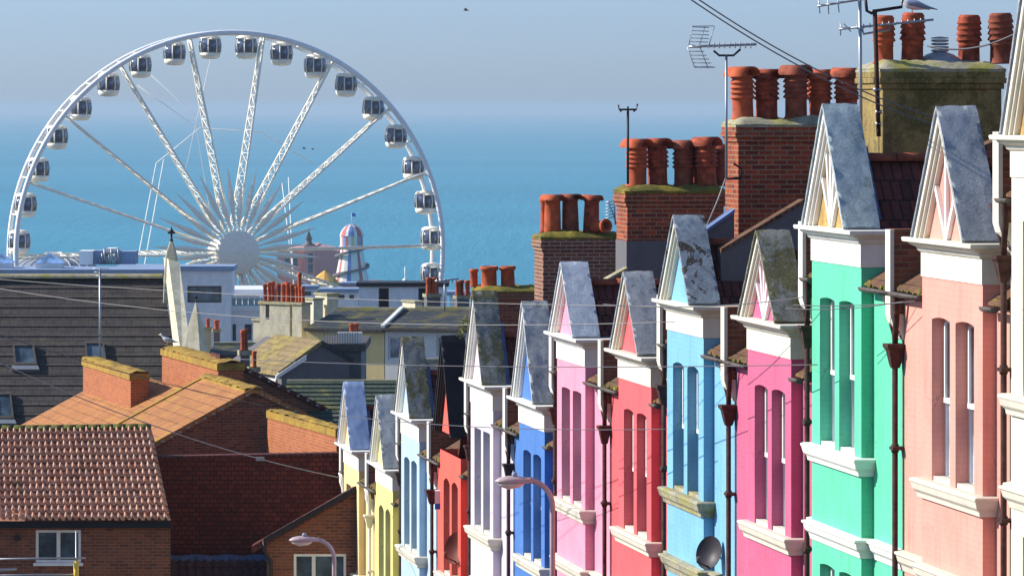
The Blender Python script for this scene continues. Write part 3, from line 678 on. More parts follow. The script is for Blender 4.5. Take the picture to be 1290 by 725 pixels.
for a_, b_ in (((-7,2.5,hz_+9),(-13,6,0)),((-6.2,2.5,hz_+9.4),(-12,6,0)),((6.3,2.5,hz_+7),(11.5,6,-2)),((7,2.5,hz_+7.5),(9.6,6,-2))):
    m.tube([a_, b_], .05, 4)
m.tube([(-7,2.5,hz_+9),(-2.5,2.2,hz_+12.6),(4,2.2,hz_+12.2),(9.5,2.5,hz_+9)], .045, 4)
m.tube([(-7.5,2.5,hz_+18),(-3,2.5,hz_+14),(-1,2,hz_+1)], .035, 4); m.tube([(-9,2.5,hz_+17),(-2.6,2.5,hz_+12.6)], .035, 4); m.tube([(-1,2.5,hz_+21),(-4,2.5,hz_+8)], .03, 4)
m.build('stay_cable', 'steelrim', wheel)
g0 = None
for j in range(36):
    deg = (5+10*j) % 360
    if 112 < deg < 248: continue
    a = R(deg); c = pol(a, wr-.8, 0)-Vector((0,0,.75))
    if g0 is None:
        prof = [(.15,1.22),(.75,1.16),(1.0,1.0),(1.05,.82)]
        m = MB(); m.lathe((0,0,0), prof[::-1], 20); m.lathe((0,0,0), [(.25,-1.28),(.8,-1.2),(1.02,-.98),(1.08,-.62)], 20)
        for q in range(8):
            b_ = R(22.5+45*q); d = Vector((math.cos(b_), math.sin(b_), 0)); n_ = Vector((-d.y, d.x, 0))*.055
            for z0, r0, z1, r1 in ((-.62,1.08,.1,1.16),(.1,1.16,.82,1.05)):
                A_ = d*r0+Vector((0,0,z0)); B_ = d*r1+Vector((0,0,z1)); m.hexa([A_-n_, A_+n_, A_+n_+d*.04, A_-n_+d*.04], [B_-n_, B_+n_, B_+n_+d*.04, B_-n_+d*.04])
        m.box(-.3,.3,-A,A,.72,.86)
        g0 = m.build('gondola', 'steelwhite', wheel)
        g1 = MB().lathe((0,0,0), [(1.07,-.62),(1.15,.1),(1.04,.83)], 20).build('glass', 'gondolaglass', g0)
        g, gg = g0, g1
    else:
        g = g0.copy(); C.objects.link(g); g.parent = wheel; gg = g1.copy(); C.objects.link(gg); gg.parent = g
    g.location = c; g.rotation_euler = (0, 0, 0)

# ---------------------------------------------------------------- pier, far shore things
def rootpx(px, py, Y, name, label, cat, group=None):
    return empty(name, P(px, py, Y), label, cat, group)
M['palered'] = m_plain('faded_red_paint', (.50,.12,.11,1)); M['paleblue'] = m_plain('faded_blue_paint', (.16,.24,.50,1)); M['paleyellow'] = m_plain('faded_yellow_paint', (.62,.52,.25,1))
M['pink_wall'] = m_white('dusty_pink_wall', (.56,.28,.25,1), .3); M['red'] = m_plain('red_paint', (.5,.04,.03,1)); M['royal'] = m_plain('blue_paint', (.04,.12,.5,1))
M['orange'] = m_plain('orange_canvas', (.75,.28,.05,1)); M['yellowp'] = m_plain('yellow_paint', (.7,.5,.08,1)); M['deck'] = m_plain('pier_deck', (.18,.17,.17,1), .8)
PY = 960; zd = P(0, 362, PY).z; px2x = lambda px, Y: (px-CX)/F*Y
m = MB(); x0, x1 = px2x(322, PY), px2x(472, PY)
pier = empty('pier', (x0, PY, -43), 'seaside pier deck on piles beyond the big wheel', 'pier')
o = pier.location; m.box(x0, x1, PY-12, PY+45, zd-.8, zd); m.build('deck', 'deck', pier, o)
for k in range(12):
    for y in (PY-9, PY+10, PY+35): MB().tube([(x0+2+k*(x1-x0-4)/11, y, -46), (x0+2+k*(x1-x0-4)/11, y, zd-.8)], .3, 6).build('pile', 'deck', pier, o)
m = MB()
for k in range(40): xx = x0+k*(x1-x0)/39; m.box(xx-.04, xx+.04, PY-12, PY-11.9, zd, zd+1.1)
m.box(x0, x1, PY-12.03, PY-11.93, zd+1.1, zd+1.2); m.build('railing', 'white', pier, o)
# pink arcade
ar = empty('arcade_building', (px2x(392, PY+8), PY+8, zd), 'dusty pink pier building with a small pointed turret', 'building')
o = ar.location
z1 = P(0, 318, PY).z; m = MB(); m.box(px2x(350,PY+8), px2x(384,PY+8), PY+6, PY+30, zd, z1+.5); m.box(px2x(384,PY+8), px2x(398,PY+8), PY+4, PY+30, zd, z1+1.2)
m.hexa([(px2x(398,PY+8),PY+5,zd),(px2x(432,PY+8),PY+9,zd),(px2x(432,PY+8),PY+30,zd),(px2x(398,PY+8),PY+30,zd)], [(px2x(398,PY+8),PY+5,z1+1),(px2x(432,PY+8),PY+9,z1-.1),(px2x(432,PY+8),PY+30,z1-.1),(px2x(398,PY+8),PY+30,z1+1)])
m.build('wall', 'pink_wall', ar, o)
m = MB(); c = (px2x(389,PY+8), PY+8, z1+1.2); m.lathe(c, [(1.6,0),(1.5,.3),(.7,.7),(.6,1.4),(.8,1.5),(.1,3.4),(.05,4.2)], 12); m.build('turret', 'darkwall', ar, o)
for px, py in ((391,325),(391,338),(372,330),(362,330),(410,345)):
    q = P(px, py, PY+(3.95 if px > 384 else 5.95)); w_ = MB().box(q.x-.5, q.x+.5, q.y-.05 if px < 400 else q.y, q.y+.1, q.z-1, q.z+1).build('window', 'slateblue' if 0 else 'glass', ar, o)
# helter skelter
hc = P(443, 354, 940); HK = 940/F
hs = empty('helter_skelter', hc, 'red white and blue helter skelter tower with a domed top on the pier', 'helter skelter')
seg = 24
def stripes(prof, mats, off=0, name='stripe'):
    m = MB()
    for s_ in range(seg): m.lathe((0,0,0), prof, 1, False, 2*math.pi*s_/seg, 2*math.pi*(s_+1)/seg)
    ob = m.build(name, mats[0], hs)
    for mt in mats[1:]: ob.data.materials.append(M[mt])
    for i_, p_ in enumerate(ob.data.polygons): p_.material_index = (i_//(len(prof)-1)+off) % len(mats)
k = HK
stripes([(21.5*k,0),(18.5*k,14*k),(15.5*k,30*k),(13.5*k,42*k)], ['white','white','palered','white','white','paleblue'], 0, 'tower')
stripes([(14.5*k,44*k),(14.5*k,57*k)], ['white','paleyellow','white','pink_wall','paleblue','palered'], 1, 'lantern')
stripes([(15.5*k,57*k),(13.5*k,63*k),(9*k,68.5*k),(3*k,71.5*k),(0,72*k)], ['white','paleblue','paleblue','white','palered','palered'], 2, 'dome')
m = MB(); m.lathe((0,0,0), [(12*k,41.5*k),(16*k,42.5*k),(16*k,44*k),(12*k,44.2*k)], 24)
m.tube([(0,0,71*k),(0,0,86*k)], .06, 5); m.build('gallery', 'white', hs)
m = MB(); m.poly([(0,0,86*k),(5*k,0,85*k),(5*k,0,81*k),(0,0,82*k)]); m.build('flag', 'slateblue' if 0 else 'royal', hs)
m = MB(); rr = []
for q in range(80):
    u = q/79; a = R(-200)+u*R(560); r_ = (18.5-4*u)*k; z = (4+38*u)*k; d = Vector((math.cos(a), math.sin(a), 0))
    rr.append([d*r_+Vector((0,0,z)), d*(r_+5.5*k)+Vector((0,0,z)), d*(r_+5.5*k)+Vector((0,0,z+3*k)), d*(r_+5*k)+Vector((0,0,z+3*k)), d*(r_+5*k)+Vector((0,0,z+.6*k)), d*r_+Vector((0,0,z+.6*k))])
m.loft(rr); m.build('slide', 'darkwall', hs)
m = MB(); m.lathe((0,0,-3.2), [(27*k,0),(27*k,2.2),(26*k,2.5),(22*k,3.2)], 16); m.build('base', 'deck', hs)
# orange striped tent
tc = P(409, 361, 935); tent = empty('striped_tent', tc, 'small orange and yellow striped conical tent beside the helter skelter', 'tent')
m = MB()
for s_ in range(16): m.lathe((0,0,0), [(2.9,.1),(2.9,1.3),(3.0,1.3),(1.5,2.5),(0,3.6)], 1, False, 2*math.pi*s_/16, 2*math.pi*(s_+1)/16)
ob = m.build('canvas', 'orange', tent); ob.data.materials.append(M['yellowp'])
for i_, p_ in enumerate(ob.data.polygons): p_.material_index = (i_//4) % 2
# ribbed dome at left, far seafront
dc = P(68, 350, 620); dm = empty('domed_pavilion', dc, 'wide grey ribbed dome on the seafront at far left', 'dome')
k = 620/F; prof = [(62*k,-1),(58*k,11*k),(44*k,21*k),(26*k,27*k),(12*k,29.5*k),(8*k,32*k),(0,34*k)]
M['domeglass'] = m_plain('grey_dome_cladding', (.22,.24,.30,1), .5)
MB().lathe((0,0,0), prof, 40).build('shell', 'domeglass', dm)
m = MB()
for j in range(24):
    a = 2*math.pi*j/24; m.tube([Vector(((r+.06)*math.cos(a), (r+.06)*math.sin(a), z+.05)) for r, z in prof[:-1]], .07, 4)
m.build('rib', 'white', dm)
# round-topped beacon by the sea
bc = P(510.5, 358, 700); be = empty('radar_mast', bc, 'small white mast with a round radome standing by the sea', 'mast')
k = 700/F; m = MB(); m.tube([(0,0,-2),(0,0,22*k)], .14, 6); m.lathe((0,0,4*k), [(.1,-3.5*k),(3*k,-2.6*k),(4*k,0),(3*k,2.8*k),(.1,3.8*k)], 14); m.lathe((0,0,-6*k), [(7*k,0),(6*k,3*k),(1*k,5*k)], 10)
m.box(-3*k,3*k,-.05,.05,13*k,13.6*k); m.build('mast_pole', 'white', be)
# ---------------------------------------------------------------- brick houses, lower left
def quad_slab(name, mat, parent, o, pts, th=.12):
    pts = [Vector(p) for p in pts]; n = (pts[1]-pts[0]).cross(pts[3]-pts[0]).normalized()
    if n.z < 0: n = -n
    m = MB().hexa([p-n*th for p in pts], pts); return m.build(name, mat, parent, o)
def casement(parent, o, x0, x1, y, z0, z1, bars=(.5,), fr='cleanwhite', gl='glass', f=.06, sill=True):
    m = MB(); m.box(x0, x0+f, y-.05, y+.05, z0, z1); m.box(x1-f, x1, y-.05, y+.05, z0, z1); m.box(x0+f, x1-f, y-.048, y+.05, z1-f, z1); m.box(x0+f, x1-f, y-.048, y+.05, z0, z0+f)
    for b in bars: xx = x0+(x1-x0)*b; m.box(xx-f*.7, xx+f*.7, y-.055, y+.05, z0+f, z1-f)
    if sill: m.box(x0-.05, x1+.05, y-.12, y+.05, z0-.07, z0-.002)
    w = m.build('window', fr, parent, o); MB().box(x0+f, x1-f, y+.0, y+.02, z0+f, z1-f).build('pane', gl, w, o); return w
def back_open(m, x0, x1, y, z0, z1, holes, dep=.1):
    "wall skin at plane y with rectangular holes (xa,xb,za,zb)"
    xs = sorted(set([x0, x1]+[v for h in holes for v in h[:2]])); zs = sorted(set([z0, z1]+[v for h in holes for v in h[2:]]))
    for a, b in zip(xs, xs[1:]):
        for c, d in zip(zs, zs[1:]):
            if any(h[0] <= a+1e-6 and h[1] >= b-1e-6 and h[2] <= c+1e-6 and h[3] >= d-1e-6 for h in holes): continue
            m.poly([(a, y, c), (b, y, c), (b, y, d), (a, y, d)])
    for xa, xb, za, zb in holes:
        r = [(xa, za), (xb, za), (xb, zb), (xa, zb)]
        for p, q in zip(r, r[1:]+r[:1]): m.poly([(p[0], y, p[1]), (q[0], y, q[1]), (q[0], y+dep, q[1]), (p[0], y+dep, p[1])])

Ye, Yr = 101.5, 104.0
TL, TR, BR, BL = P(-60,541,Yr), P(190,538,Yr), P(215,656,Ye), P(-60,656,Ye)
h1 = empty('brick_house', (BL.x+4, Ye+2, ground_z(103)), 'brown brick house with clay pantile roof and mossy ridge, bottom left', 'house'); o = h1.location
def pantiles(name, mat, parent, o, TL, TR, BR, BL, nc, nr, amp=.04, step=.035, seg=8):
    n = (TR-TL).cross(BL-TL).normalized(); n = n if n.z > 0 else -n; m = MB()
    m.grid(lambda u, v: (0,0,0), 1, 1) if 0 else None
    U = nc*seg; 
    for r in range(nr):
        i0 = len(m.v)
        for (fv, off) in ((r/nr, 0.0), ((r+1.08)/nr, 1.0), ((r+1.08)/nr, .45)):
            for a in range(U+1):
                u = a/U; ph = (u*nc) % 1; fv_ = min(fv, 1)
                base = (TL*(1-u)+TR*u)*(1-fv_)+(BL*(1-u)+BR*u)*fv_
                cid = int(u*nc-1e-6); jit = (noise.noise(Vector((cid*1.7, r*2.3, 1)))*.016)
                hgt = amp*(math.sin(math.pi*min(ph/.56, 1))**.7 if ph < .56 else 0)
                m.v.append(base+n*(hgt+step*off+jit)+Vector((0,0,0)))
        for k in (0, 1):
            for a in range(U):
                q = i0+k*(U+1)+a; m.f.append([q, q+1, q+U+2, q+U+1]); m.sm.append(k == 0)
    return m.build(name, mat, parent, o)
def m_pantile(name, ca, cb, cc):
    t = NT(name); b = t.brick(.146, .245, .0, ca, cb, ca, 0); n = t.noise(5, 6, .7); col = t.mix(t.ramp(n, [(.4, (0,0,0,1)), (.7, (.6,.6,.6,1))]), b.outputs['Color'], cc)
    n2 = t.noise(.7, 8, .75); col = t.mix(t.ramp(n2, [(.6, (0,0,0,1)), (.72, (.5,.5,.5,1))]), col, (.10,.09,.02,1)); return t.done(col, t.bump(n, .3, .01), .75)
M['pantile'] = m_pantile('weathered_clay_pantile', (.80,.43,.28,1), (.38,.15,.10,1), (.85,.66,.50,1))
rf = pantiles('roof', 'pantile', h1, o, TL, TR, BR, BL, 33, 13, .095, .085)
m = MB(); 
for k in range(16):
    a = TL.lerp(TR, k/16); b = TL.lerp(TR, (k+1)/16); 
    m.loft([[c+Vector((0, .16*math.cos(math.pi*j/6)*s_, .12*math.sin(math.pi*j/6)*s_-.02)) for j in range(7)] for c, s_ in ((a, 1.0), (b, .93))], True)
m.build('ridge_tile', 'darkmoss', rf, o)
sw = (P(45,0,Ye+.25).x, P(102,0,Ye+.25).x, P(0,708,Ye+.25).z, P(0,667,Ye+.25).z)
m = MB(); back_open(m, BL.x, P(216,0,Ye+.25).x-.02, Ye+.25, o.z, BL.z-.02, [sw]); xr = P(216,0,Ye+.25).x-.02
m.poly([(xr, Ye+.25, o.z), (xr-.45, Yr+2.6, o.z), (xr-.45, Yr+2.6, BR.z), (TR.x, Yr, TR.z-.12), (xr, Ye+.25, BR.z)])
m.build('wall', 'brick_brown', h1, o)
casement(h1, o, sw[0], sw[1], Ye+.31, sw[2], sw[3], (.5,), gl='glass')
# back slope, fascia board, vent
quad_slab('back_roof', 'rooftile', h1, o, [TL, TR, TR+Vector((.3,2.6,-2.0)), TL+Vector((0,2.6,-2.0))])
MB().box(BL.x, BR.x, Ye-.0, Ye+.24, BL.z-.16, BL.z-.02).build('fascia', 'wood_black', h1, o)
m = MB(); q = P(22,677,Ye+.2); m.tube([q, q+Vector((0,.08,0))], .075, 14); m.build('vent', 'iron', h1, o)
# scaffold rail with yellow clamp in front of it
q = P(96,716,98); sc_ = empty('scaffold_rail', (q.x, 98, q.z-3), 'metal scaffold rails with a yellow wrapped joint below the white window', 'scaffold'); oo = sc_.location
m = MB(); a, b = P(-30,704,98), P(108,702,98); m.tube([a, b], .022, 8); m.tube([P(-30,720,98), P(21,716,98)], .035, 8); m.tube([P(-30,724,98), P(94,723,98)], .022, 8); m.tube([P(96,668,98), P(96,724,98)+Vector((0,0,-3))], .02, 8); m.build('rail', 'steel', sc_, oo)
m = MB(); m.tube([P(96,706,98), P(96,740,98)], .06, 8); m.build('wrapped_joint', 'yellowp', sc_, oo)

# long brick house with orange tiled roof, gable end to the camera
A0 = P(320,487,112); h2 = empty('brick_house', (A0.x, A0.y, ground_z(112)), 'red brick gabled house with lichened orange tile roof in the left middle', 'house', None, R(16))
zz = A0.z-h2.location.z; sl_ = .52
def roofslab(x0, z0, x1, z1, y0, y1, th=.14): return MB().hexa([(x0,y0,z0-th),(x1,y0,z1-th),(x1,y1,z1-th),(x0,y1,z0-th)], [(x0,y0,z0),(x1,y0,z1),(x1,y1,z1),(x0,y1,z0)])
r_ = roofslab(0, zz, -6, zz-6*sl_, -.06, 5.6).build('roof', 'orangetile', h2)
roofslab(0, zz-.002, 6, zz-6*.5, -.06, 5.6).build('back_roof', 'orangetile', h2)
zf = zz-.6; rfar = roofslab(0, zf, -6, zf-6*sl_, 5.5, 18).build('far_roof', 'orangetile', h2); roofslab(0, zf-.002, 6, zf-3, 5.5, 18).build('far_back_roof', 'orangetile', h2)
m = MB()
m.hexa([(0,5.4,zz-.1),(-6,5.4,zz-.1-6*sl_),(-6,5.66,zz-.1-6*sl_),(0,5.66,zz-.1)], [(0,5.4,zz+.04),(-6,5.4,zz+.04-6*sl_),(-6,5.66,zz+.04-6*sl_),(0,5.66,zz+.04)])
m.build('step_verge', 'ochre', r_)
rough0 = True
m = MB(); m.hexa([(-5.8,.0,0),(5.8,.0,0),(5.8,.0,zz-5.8*.5-.15),(0,.0,zz-.15),(-5.8,.0,zz-5.8*sl_-.15)], [(-5.8,5.5,0),(5.8,5.5,0),(5.8,5.5,zz-5.8*.5-.15),(0,5.5,zz-.15),(-5.8,5.5,zz-5.8*sl_-.15)])
m.build('wall', 'brick_brown', h2)
def rough_ridge(x0, x1, y0, y1, z0, h, seed):
    m = MB()
    m.grid(lambda u, v: (x0+(x1-x0)*u, y0+(y1-y0)*v, z0+h*(math.sin(math.pi*u)**.6 if 0 < u < 1 else 0)+.05*noise.noise(Vector((u*2+seed, v*(y1-y0)*2, 1)))+.02*noise.noise(Vector((u*5, v*(y1-y0)*9, seed)))), 8, 60)
    m.box(x0, x1, y0, y1, z0-.2, z0-.02); return m
rough_ridge(-.25, .25, .0, 5.6, zz-.05, .05, 2).build('mossy_ridge', 'ochre', r_)
m = MB()
for k in range(26):
    x = -.2-k*.22; m.box(x-.035, x+.035, -.10, -.05, zz+sl_*x-.13, zz+sl_*x-.08)
    x = .2+k*.22; m.box(x-.035, x+.035, -.10, -.05, zz-.5*x-.13, zz-.5*x-.08)
m.build('verge_clip', 'palewire', r_)
# brick parapets breaking through the roofs
def parapet(x0, x1, y0, y1, ztop, h, label, mat='brick_orange'):
    c_ = h2.matrix_basis @ Vector(((x0+x1)/2, (y0+y1)/2, ztop-h-h2.location.z)) if 0 else None
    ca, sa = math.cos(R(16)), math.sin(R(16)); lx, ly = (x0+x1)/2, (y0+y1)/2
    r = empty('brick_parapet', (A0.x+lx*ca-ly*sa, A0.y+lx*sa+ly*ca, ztop-h), label, 'parapet', None, R(16)); w, l = (x1-x0)/2, (y1-y0)/2
    m = MB(); m.box(-w, w, -l, l, 0, h-.22); m.build('brickwork', mat, r)
    rough_ridge(-w-.04, w+.04, -l-.04, l+.04, h-.22, .06, x0+y0).build('mossy_coping', 'ochre', r)
    m = MB(); m.box(-w-.012, w+.012, -l-.012, l+.012, h-.36, h-.30); m.build('brick_band', 'brick_orange', r)
    return r
parapet(-1.2, -.7, 10.5, 17.9, -7.22, 1.9, 'low brick parapet with ochre moss top, left end of the orange roof')
parapet(.3, 1.0, 5.8, 13.5, -6.70, 2.0, 'brick parapet with yellow moss top where the gull stands')
P3o = Vector((-4.16, 104.6, -7.74))
ca, sa = math.cos(R(17.2)), math.sin(R(17.2))
r3 = empty('brick_parapet', (P3o.x, P3o.y, P3o.z-3), 'sunlit orange brick wall stepping down beside the gable, above the tile hung wall', 'parapet', None, R(17.2))
m = MB().hexa([(0,.3,0),(.35,.3,0),(.35,7.2,0),(0,7.2,0)], [(0,.3,2.95),(.35,.3,2.95),(.35,7.2,2.95),(0,7.2,2.95)]); m.build('brickwork', 'brick_orange', r3)
rough_ridge(-.03, .38, .28, 7.22, 2.985, .02, 4).build('mossy_coping', 'ochre', r3)
# flashing strips at the foot of the parapets
# second gabled roof just behind
A1 = P(277,446,118.6); h2b = empty('gabled_house', (A1.x, A1.y, ground_z(118)), 'dark tiled gable roof rising just behind the orange roofed brick house', 'house', None, R(16)); z2 = A1.z-h2b.location.z
roofslab(0, z2, 8, z2-8*.50, 0, 1.2).build('roof', 'rooftile', h2b)
m = MB(); m.hexa([(0,.05,0),(7.8,.05,0),(7.8,.05,z2-4.05),(0,.05,z2-.15)], [(0,1.1,0),(7.8,1.1,0),(7.8,1.1,z2-4.05),(0,1.1,z2-.15)]); m.build('wall', 'brick_brown', h2b)
m = MB()
for k in range(28): x = .3+k*.27; m.box(x-.04, x+.04, -.06, .0, z2-.5*x-.10, z2-.5*x-.04)
m.build('verge_clip', 'palewire', h2b)

# tile hung wall in the shade
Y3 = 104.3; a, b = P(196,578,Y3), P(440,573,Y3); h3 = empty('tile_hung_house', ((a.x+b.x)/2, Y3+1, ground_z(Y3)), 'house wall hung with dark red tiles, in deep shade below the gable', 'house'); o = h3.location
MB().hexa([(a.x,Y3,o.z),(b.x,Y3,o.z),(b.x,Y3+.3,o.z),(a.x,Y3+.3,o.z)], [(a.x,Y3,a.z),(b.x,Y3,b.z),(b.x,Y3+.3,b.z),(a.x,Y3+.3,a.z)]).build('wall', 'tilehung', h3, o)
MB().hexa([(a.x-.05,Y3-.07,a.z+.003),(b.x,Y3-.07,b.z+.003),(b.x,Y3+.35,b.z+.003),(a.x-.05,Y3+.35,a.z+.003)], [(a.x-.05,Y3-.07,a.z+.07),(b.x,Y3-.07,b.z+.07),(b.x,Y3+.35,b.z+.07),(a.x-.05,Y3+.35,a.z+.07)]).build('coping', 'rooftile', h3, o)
# low dark pantile lean-to at the bottom
t0, t1 = P(214,704,103.8), P(338,704,103.8); b0, b1 = P(214,790,101.8), P(352,790,101.8)
h4 = empty('lean_to', ((t0.x+t1.x)/2, 103, ground_z(103)), 'low lean-to with dark pantile roof and pale flashing below the tile hung wall', 'lean-to'); o = h4.location
M['pantile_dark'] = m_pantile('dark_clay_pantile', (.075,.028,.028,1), (.05,.02,.024,1), (.12,.06,.05,1))
pantiles('roof', 'pantile_dark', h4, o, t0, t1, b1, b0, 12, 8); MB().box(t0.x+.1, t1.x-.1, 102, 103.7, o.z, b0.z-.05).build('wall', 'brick_brown', h4, o)
m = MB(); 
for k in range(20): x = t0.x+(t1.x-t0.x)*k/20; m.box(x, x+(t1.x-t0.x)/20-.01, 103.74, 103.9, t0.z-.03+.012*math.sin(k*9.1), t0.z+.10+.02*math.sin(k*5.3))
m.build('flashing', 'lead', h4, o)
# brick house with raking verge, lower right of this group
Y5 = 101.2; h5 = empty('brick_house', (P(385,0,Y5).x, Y5+2, ground_z(Y5)), 'small brown brick house with raking dark verge, behind the lower street lamp', 'house'); o = h5.location
pl = [P(336,725,Y5), P(336,684,Y5), P(352,672,Y5), P(412,640,Y5), P(470,608,Y5), P(470,725,Y5)]
sw = (P(370,0,Y5).x, P(436,0,Y5).x, P(0,735,Y5).z, P(0,697,Y5).z)
m = MB(); xs0, xs1 = pl[0].x, pl[-1].x; zl = lambda x: pl[1].z+(x-pl[1].x)/(pl[4].x-pl[1].x)*(pl[4].z-pl[1].z)
for xa, xb in ((xs0, sw[0]), (sw[0], sw[1]), (sw[1], xs1)):
    if xa == sw[0]: m.poly([(xa,Y5,o.z),(xb,Y5,o.z),(xb,Y5,sw[2]),(xa,Y5,sw[2])]); m.poly([(xa,Y5,sw[3]),(xb,Y5,sw[3]),(xb,Y5,zl(xb)),(xa,Y5,zl(xa))])
    else: m.poly([(xa,Y5,o.z),(xb,Y5,o.z),(xb,Y5,zl(xb)),(xa,Y5,zl(xa))])
m.poly([(xs0,Y5,o.z),(xs0,Y5+4,o.z),(xs0,Y5+4,zl(xs0)),(xs0,Y5,zl(xs0))]); back_open(m, sw[0], sw[1], Y5, sw[2], sw[3], [sw]) if 1 else 0
m.build('wall', 'brick_brown', h5, o); casement(h5, o, sw[0], sw[1], Y5+.06, sw[2], sw[3], (.38,))
roof = MB().hexa([(xs0-.35,Y5-.12,zl(xs0)-.22),(xs1,Y5-.12,zl(xs1)),(xs1,Y5+.5,zl(xs1)),(xs0-.35,Y5+.5,zl(xs0)-.22)], [(xs0-.35,Y5-.12,zl(xs0)-.06),(xs1,Y5-.12,zl(xs1)+.16),(xs1,Y5+.5,zl(xs1)+.16),(xs0-.35,Y5+.5,zl(xs0)-.06)]).build('roof', 'rooftile', h5, o)
m = MB()
for k in range(9):
    x = xs0+.05+k*.24; z = zl(x)+.13; m.hexa([(x-.12,Y5-.17,z-.16),(x+.12,Y5-.17,z-.04),(x+.12,Y5,z-.04),(x-.12,Y5,z-.16)], [(x-.12,Y5-.17,z-.03),(x+.10,Y5-.17,z+.10),(x+.10,Y5,z+.10),(x-.12,Y5,z-.03)])
m.build('verge_tile', 'iron', roof, o)
m = MB(); m.tube([P(333,680,Y5-.1), P(333,694,Y5-.1), P(341,706,Y5-.1), P(341,760,Y5-.1)], .05, 8); m.build('drainpipe', 'iron', h5, o)

# ---------------------------------------------------------------- slate roofed church at left with pinnacles
YC = 150; c0, c1 = P(-40,350,YC), P(205,350,YC); e0, e1 = P(-40,560,YC-6), P(240,560,YC-6)
ch = empty('slate_roofed_hall', (P(90,0,YC).x, YC, ground_z(YC)), 'long hall with a big dark slate roof and skylights, left edge', 'building'); o = ch.location
sr = quad_slab('roof', 'slate', ch, o, [c0, c1, e1, e0], .25)
quad_slab('back_roof', 'slate', ch, o, [c0, c1, c1+Vector((0,6,-5)), c0+Vector((0,6,-5))], .2)
MB().hexa([(c0.x,YC-5.8,o.z),(e1.x-.3,YC-5.8,o.z),(e1.x-.3,YC+5,o.z),(c0.x,YC+5,o.z)], [(c0.x,YC-5.8,e0.z-.3),(e1.x-.3,YC-5.8,e0.z-.3),(e1.x-.3,YC+5,e0.z-.3),(c0.x,YC+5,e0.z-.3)]).build('wall', 'brick_brown', ch, o)
m = MB()
nrw = 17
for k in range(1, nrw):
    t_ = k/nrw; a = c0.lerp(e0, t_); b = c1.lerp(e1, t_); m.hexa([a+Vector((0,-.06,-.03)), b+Vector((0,-.06,-.03)), b+Vector((0,.05,.0)), a+Vector((0,.05,.0))], [a+Vector((0,-.06,-.015)), b+Vector((0,-.06,-.015)), b+Vector((0,.06,.035)), a+Vector((0,.06,.035))])
m.build('slate_course', 'slate', sr, o)
rg = MB(); rg.loft([[c+Vector((0, .2*math.cos(math.pi*j/6), .15*math.sin(math.pi*j/6)+.0)) for j in range(7)] for c in (c0, c1)]); rg.build('ridge', 'cap', sr, o)
def slope_pt(px, py):   # point on the slate slope
    n = (c1-c0).cross(e0-c0).normalized(); d = Vector(((px-CX)/F, 1, -(py-HOR)/F)); k_ = c0.dot(n)/d.dot(n); return d*k_
for (x0, x1, y0, y1) in ((16,45,436,462), (107,133,433,462), (-8,16,497,530)):
    q = [slope_pt(x0,y0), slope_pt(x1-2,y0), slope_pt(x1+2,y1), slope_pt(x0+2,y1)]; n = Vector((0,-.65,.76)); fr = MB()
    ctr = sum(q, Vector())/4
    inn = [ctr+(p-ctr)*.82 for p in q]
    for k in range(4): fr.hexa([q[k]-n*.05, q[(k+1)%4]-n*.05, inn[(k+1)%4]-n*.05, inn[k]-n*.05], [q[k]+n*.14, q[(k+1)%4]+n*.14, inn[(k+1)%4]+n*.14, inn[k]+n*.14])
    f_ = fr.build('skylight', 'gutter', sr, o)
    bot = [slope_pt(x0-1,y1+1), slope_pt(x1+3,y1+1), slope_pt(x1+5,y1+6), slope_pt(x0-1,y1+6)]
    fr = MB(); fr.hexa([p for p in bot], [p+n*.12 for p in bot]); fr.build('apron', 'lead' if 0 else 'steel', f_, o)
    MB().hexa([p+n*.02 for p in inn], [p+n*.08 for p in inn]).build('pane', 'skyglass' if 'skyglass' in M else 'glass', f_, o)
# leaning-sided stone pinnacle and spirelet
def spire(px, py0, py1, Y, wt, wb, label, fin, off=(0,0), rz=38):
    a, b = P(px, py0, Y), P(px+off[0], py1, Y); r = empty('stone_pinnacle', (b.x, Y, b.z), label, 'pinnacle', None, 0); k = Y/F; m = MB(); H_ = a.z-b.z; rg = []
    for t_, w_ in ((-.6, wb*1.1),(0, wb),(.55, (wb+wt)*.52),(.72, wt*1.15) if wt > 4 else (.72, (wb*.28+wt*.72)), (.74, wt*.9+2) if wt > 4 else (.74, wb*.26+wt*.74), (1, wt*.35 if wt > 4 else 1.0)):
        c_ = Vector((-off[0]*k*t_, 0, H_*t_)); rg.append([c_+Vector((w_*k*.72*math.cos(R(rz+90*j)), w_*k*.72*math.sin(R(rz+90*j)), 0)) for j in range(4)])
    m.loft(rg); m.build('shaft', 'stonepin', r, None, .02)
    m = MB(); c_ = Vector((-off[0]*k, 0, H_)); s_ = fin*k; m.lathe(c_, [(s_*.25,-.2*s_),(s_*.35,0),(s_*.18,s_*.4),(s_*.2,s_*1.5),(s_*.5,s_*1.7),(s_*.2,s_*2.0),(s_*.05,s_*2.6)], 8); m.box(c_.x-s_*.65, c_.x+s_*.65, -.05, .05, c_.z+s_*1.25, c_.z+s_*1.6); m.build('finial', 'finial', r)
M['stonepin'] = m_lichen('pale_limestone', (.60,.55,.40,1), (.36,.32,.20,1), (.34,.30,.14,1), .66); M['finial'] = m_plain('dark_bronze_finial', (.06,.035,.03,1))
spire(216, 303, 352, 149, 9, 16, 'weathered stone pinnacle with a dark cross finial at the end of the slate roof', 7, (0,0))
pa = [P(205,350,148.6), P(232,350,148.6)]; pb = [P(221,470,143), P(243,470,143)]
rk = empty('raking_wall', (pb[1].x, 145, ground_z(145)), 'pale stone raking wall that ends the slate roof below the pinnacle', 'wall'); oo = rk.location
MB().hexa([P(231,470,143), P(244,470,143), P(244,470,144.6), P(222,470,144.6)], [P(212,326,148.4), P(226,330,148.4), P(226,330,150), P(206,324,150)]).build('coping', 'stonepin', rk, oo)
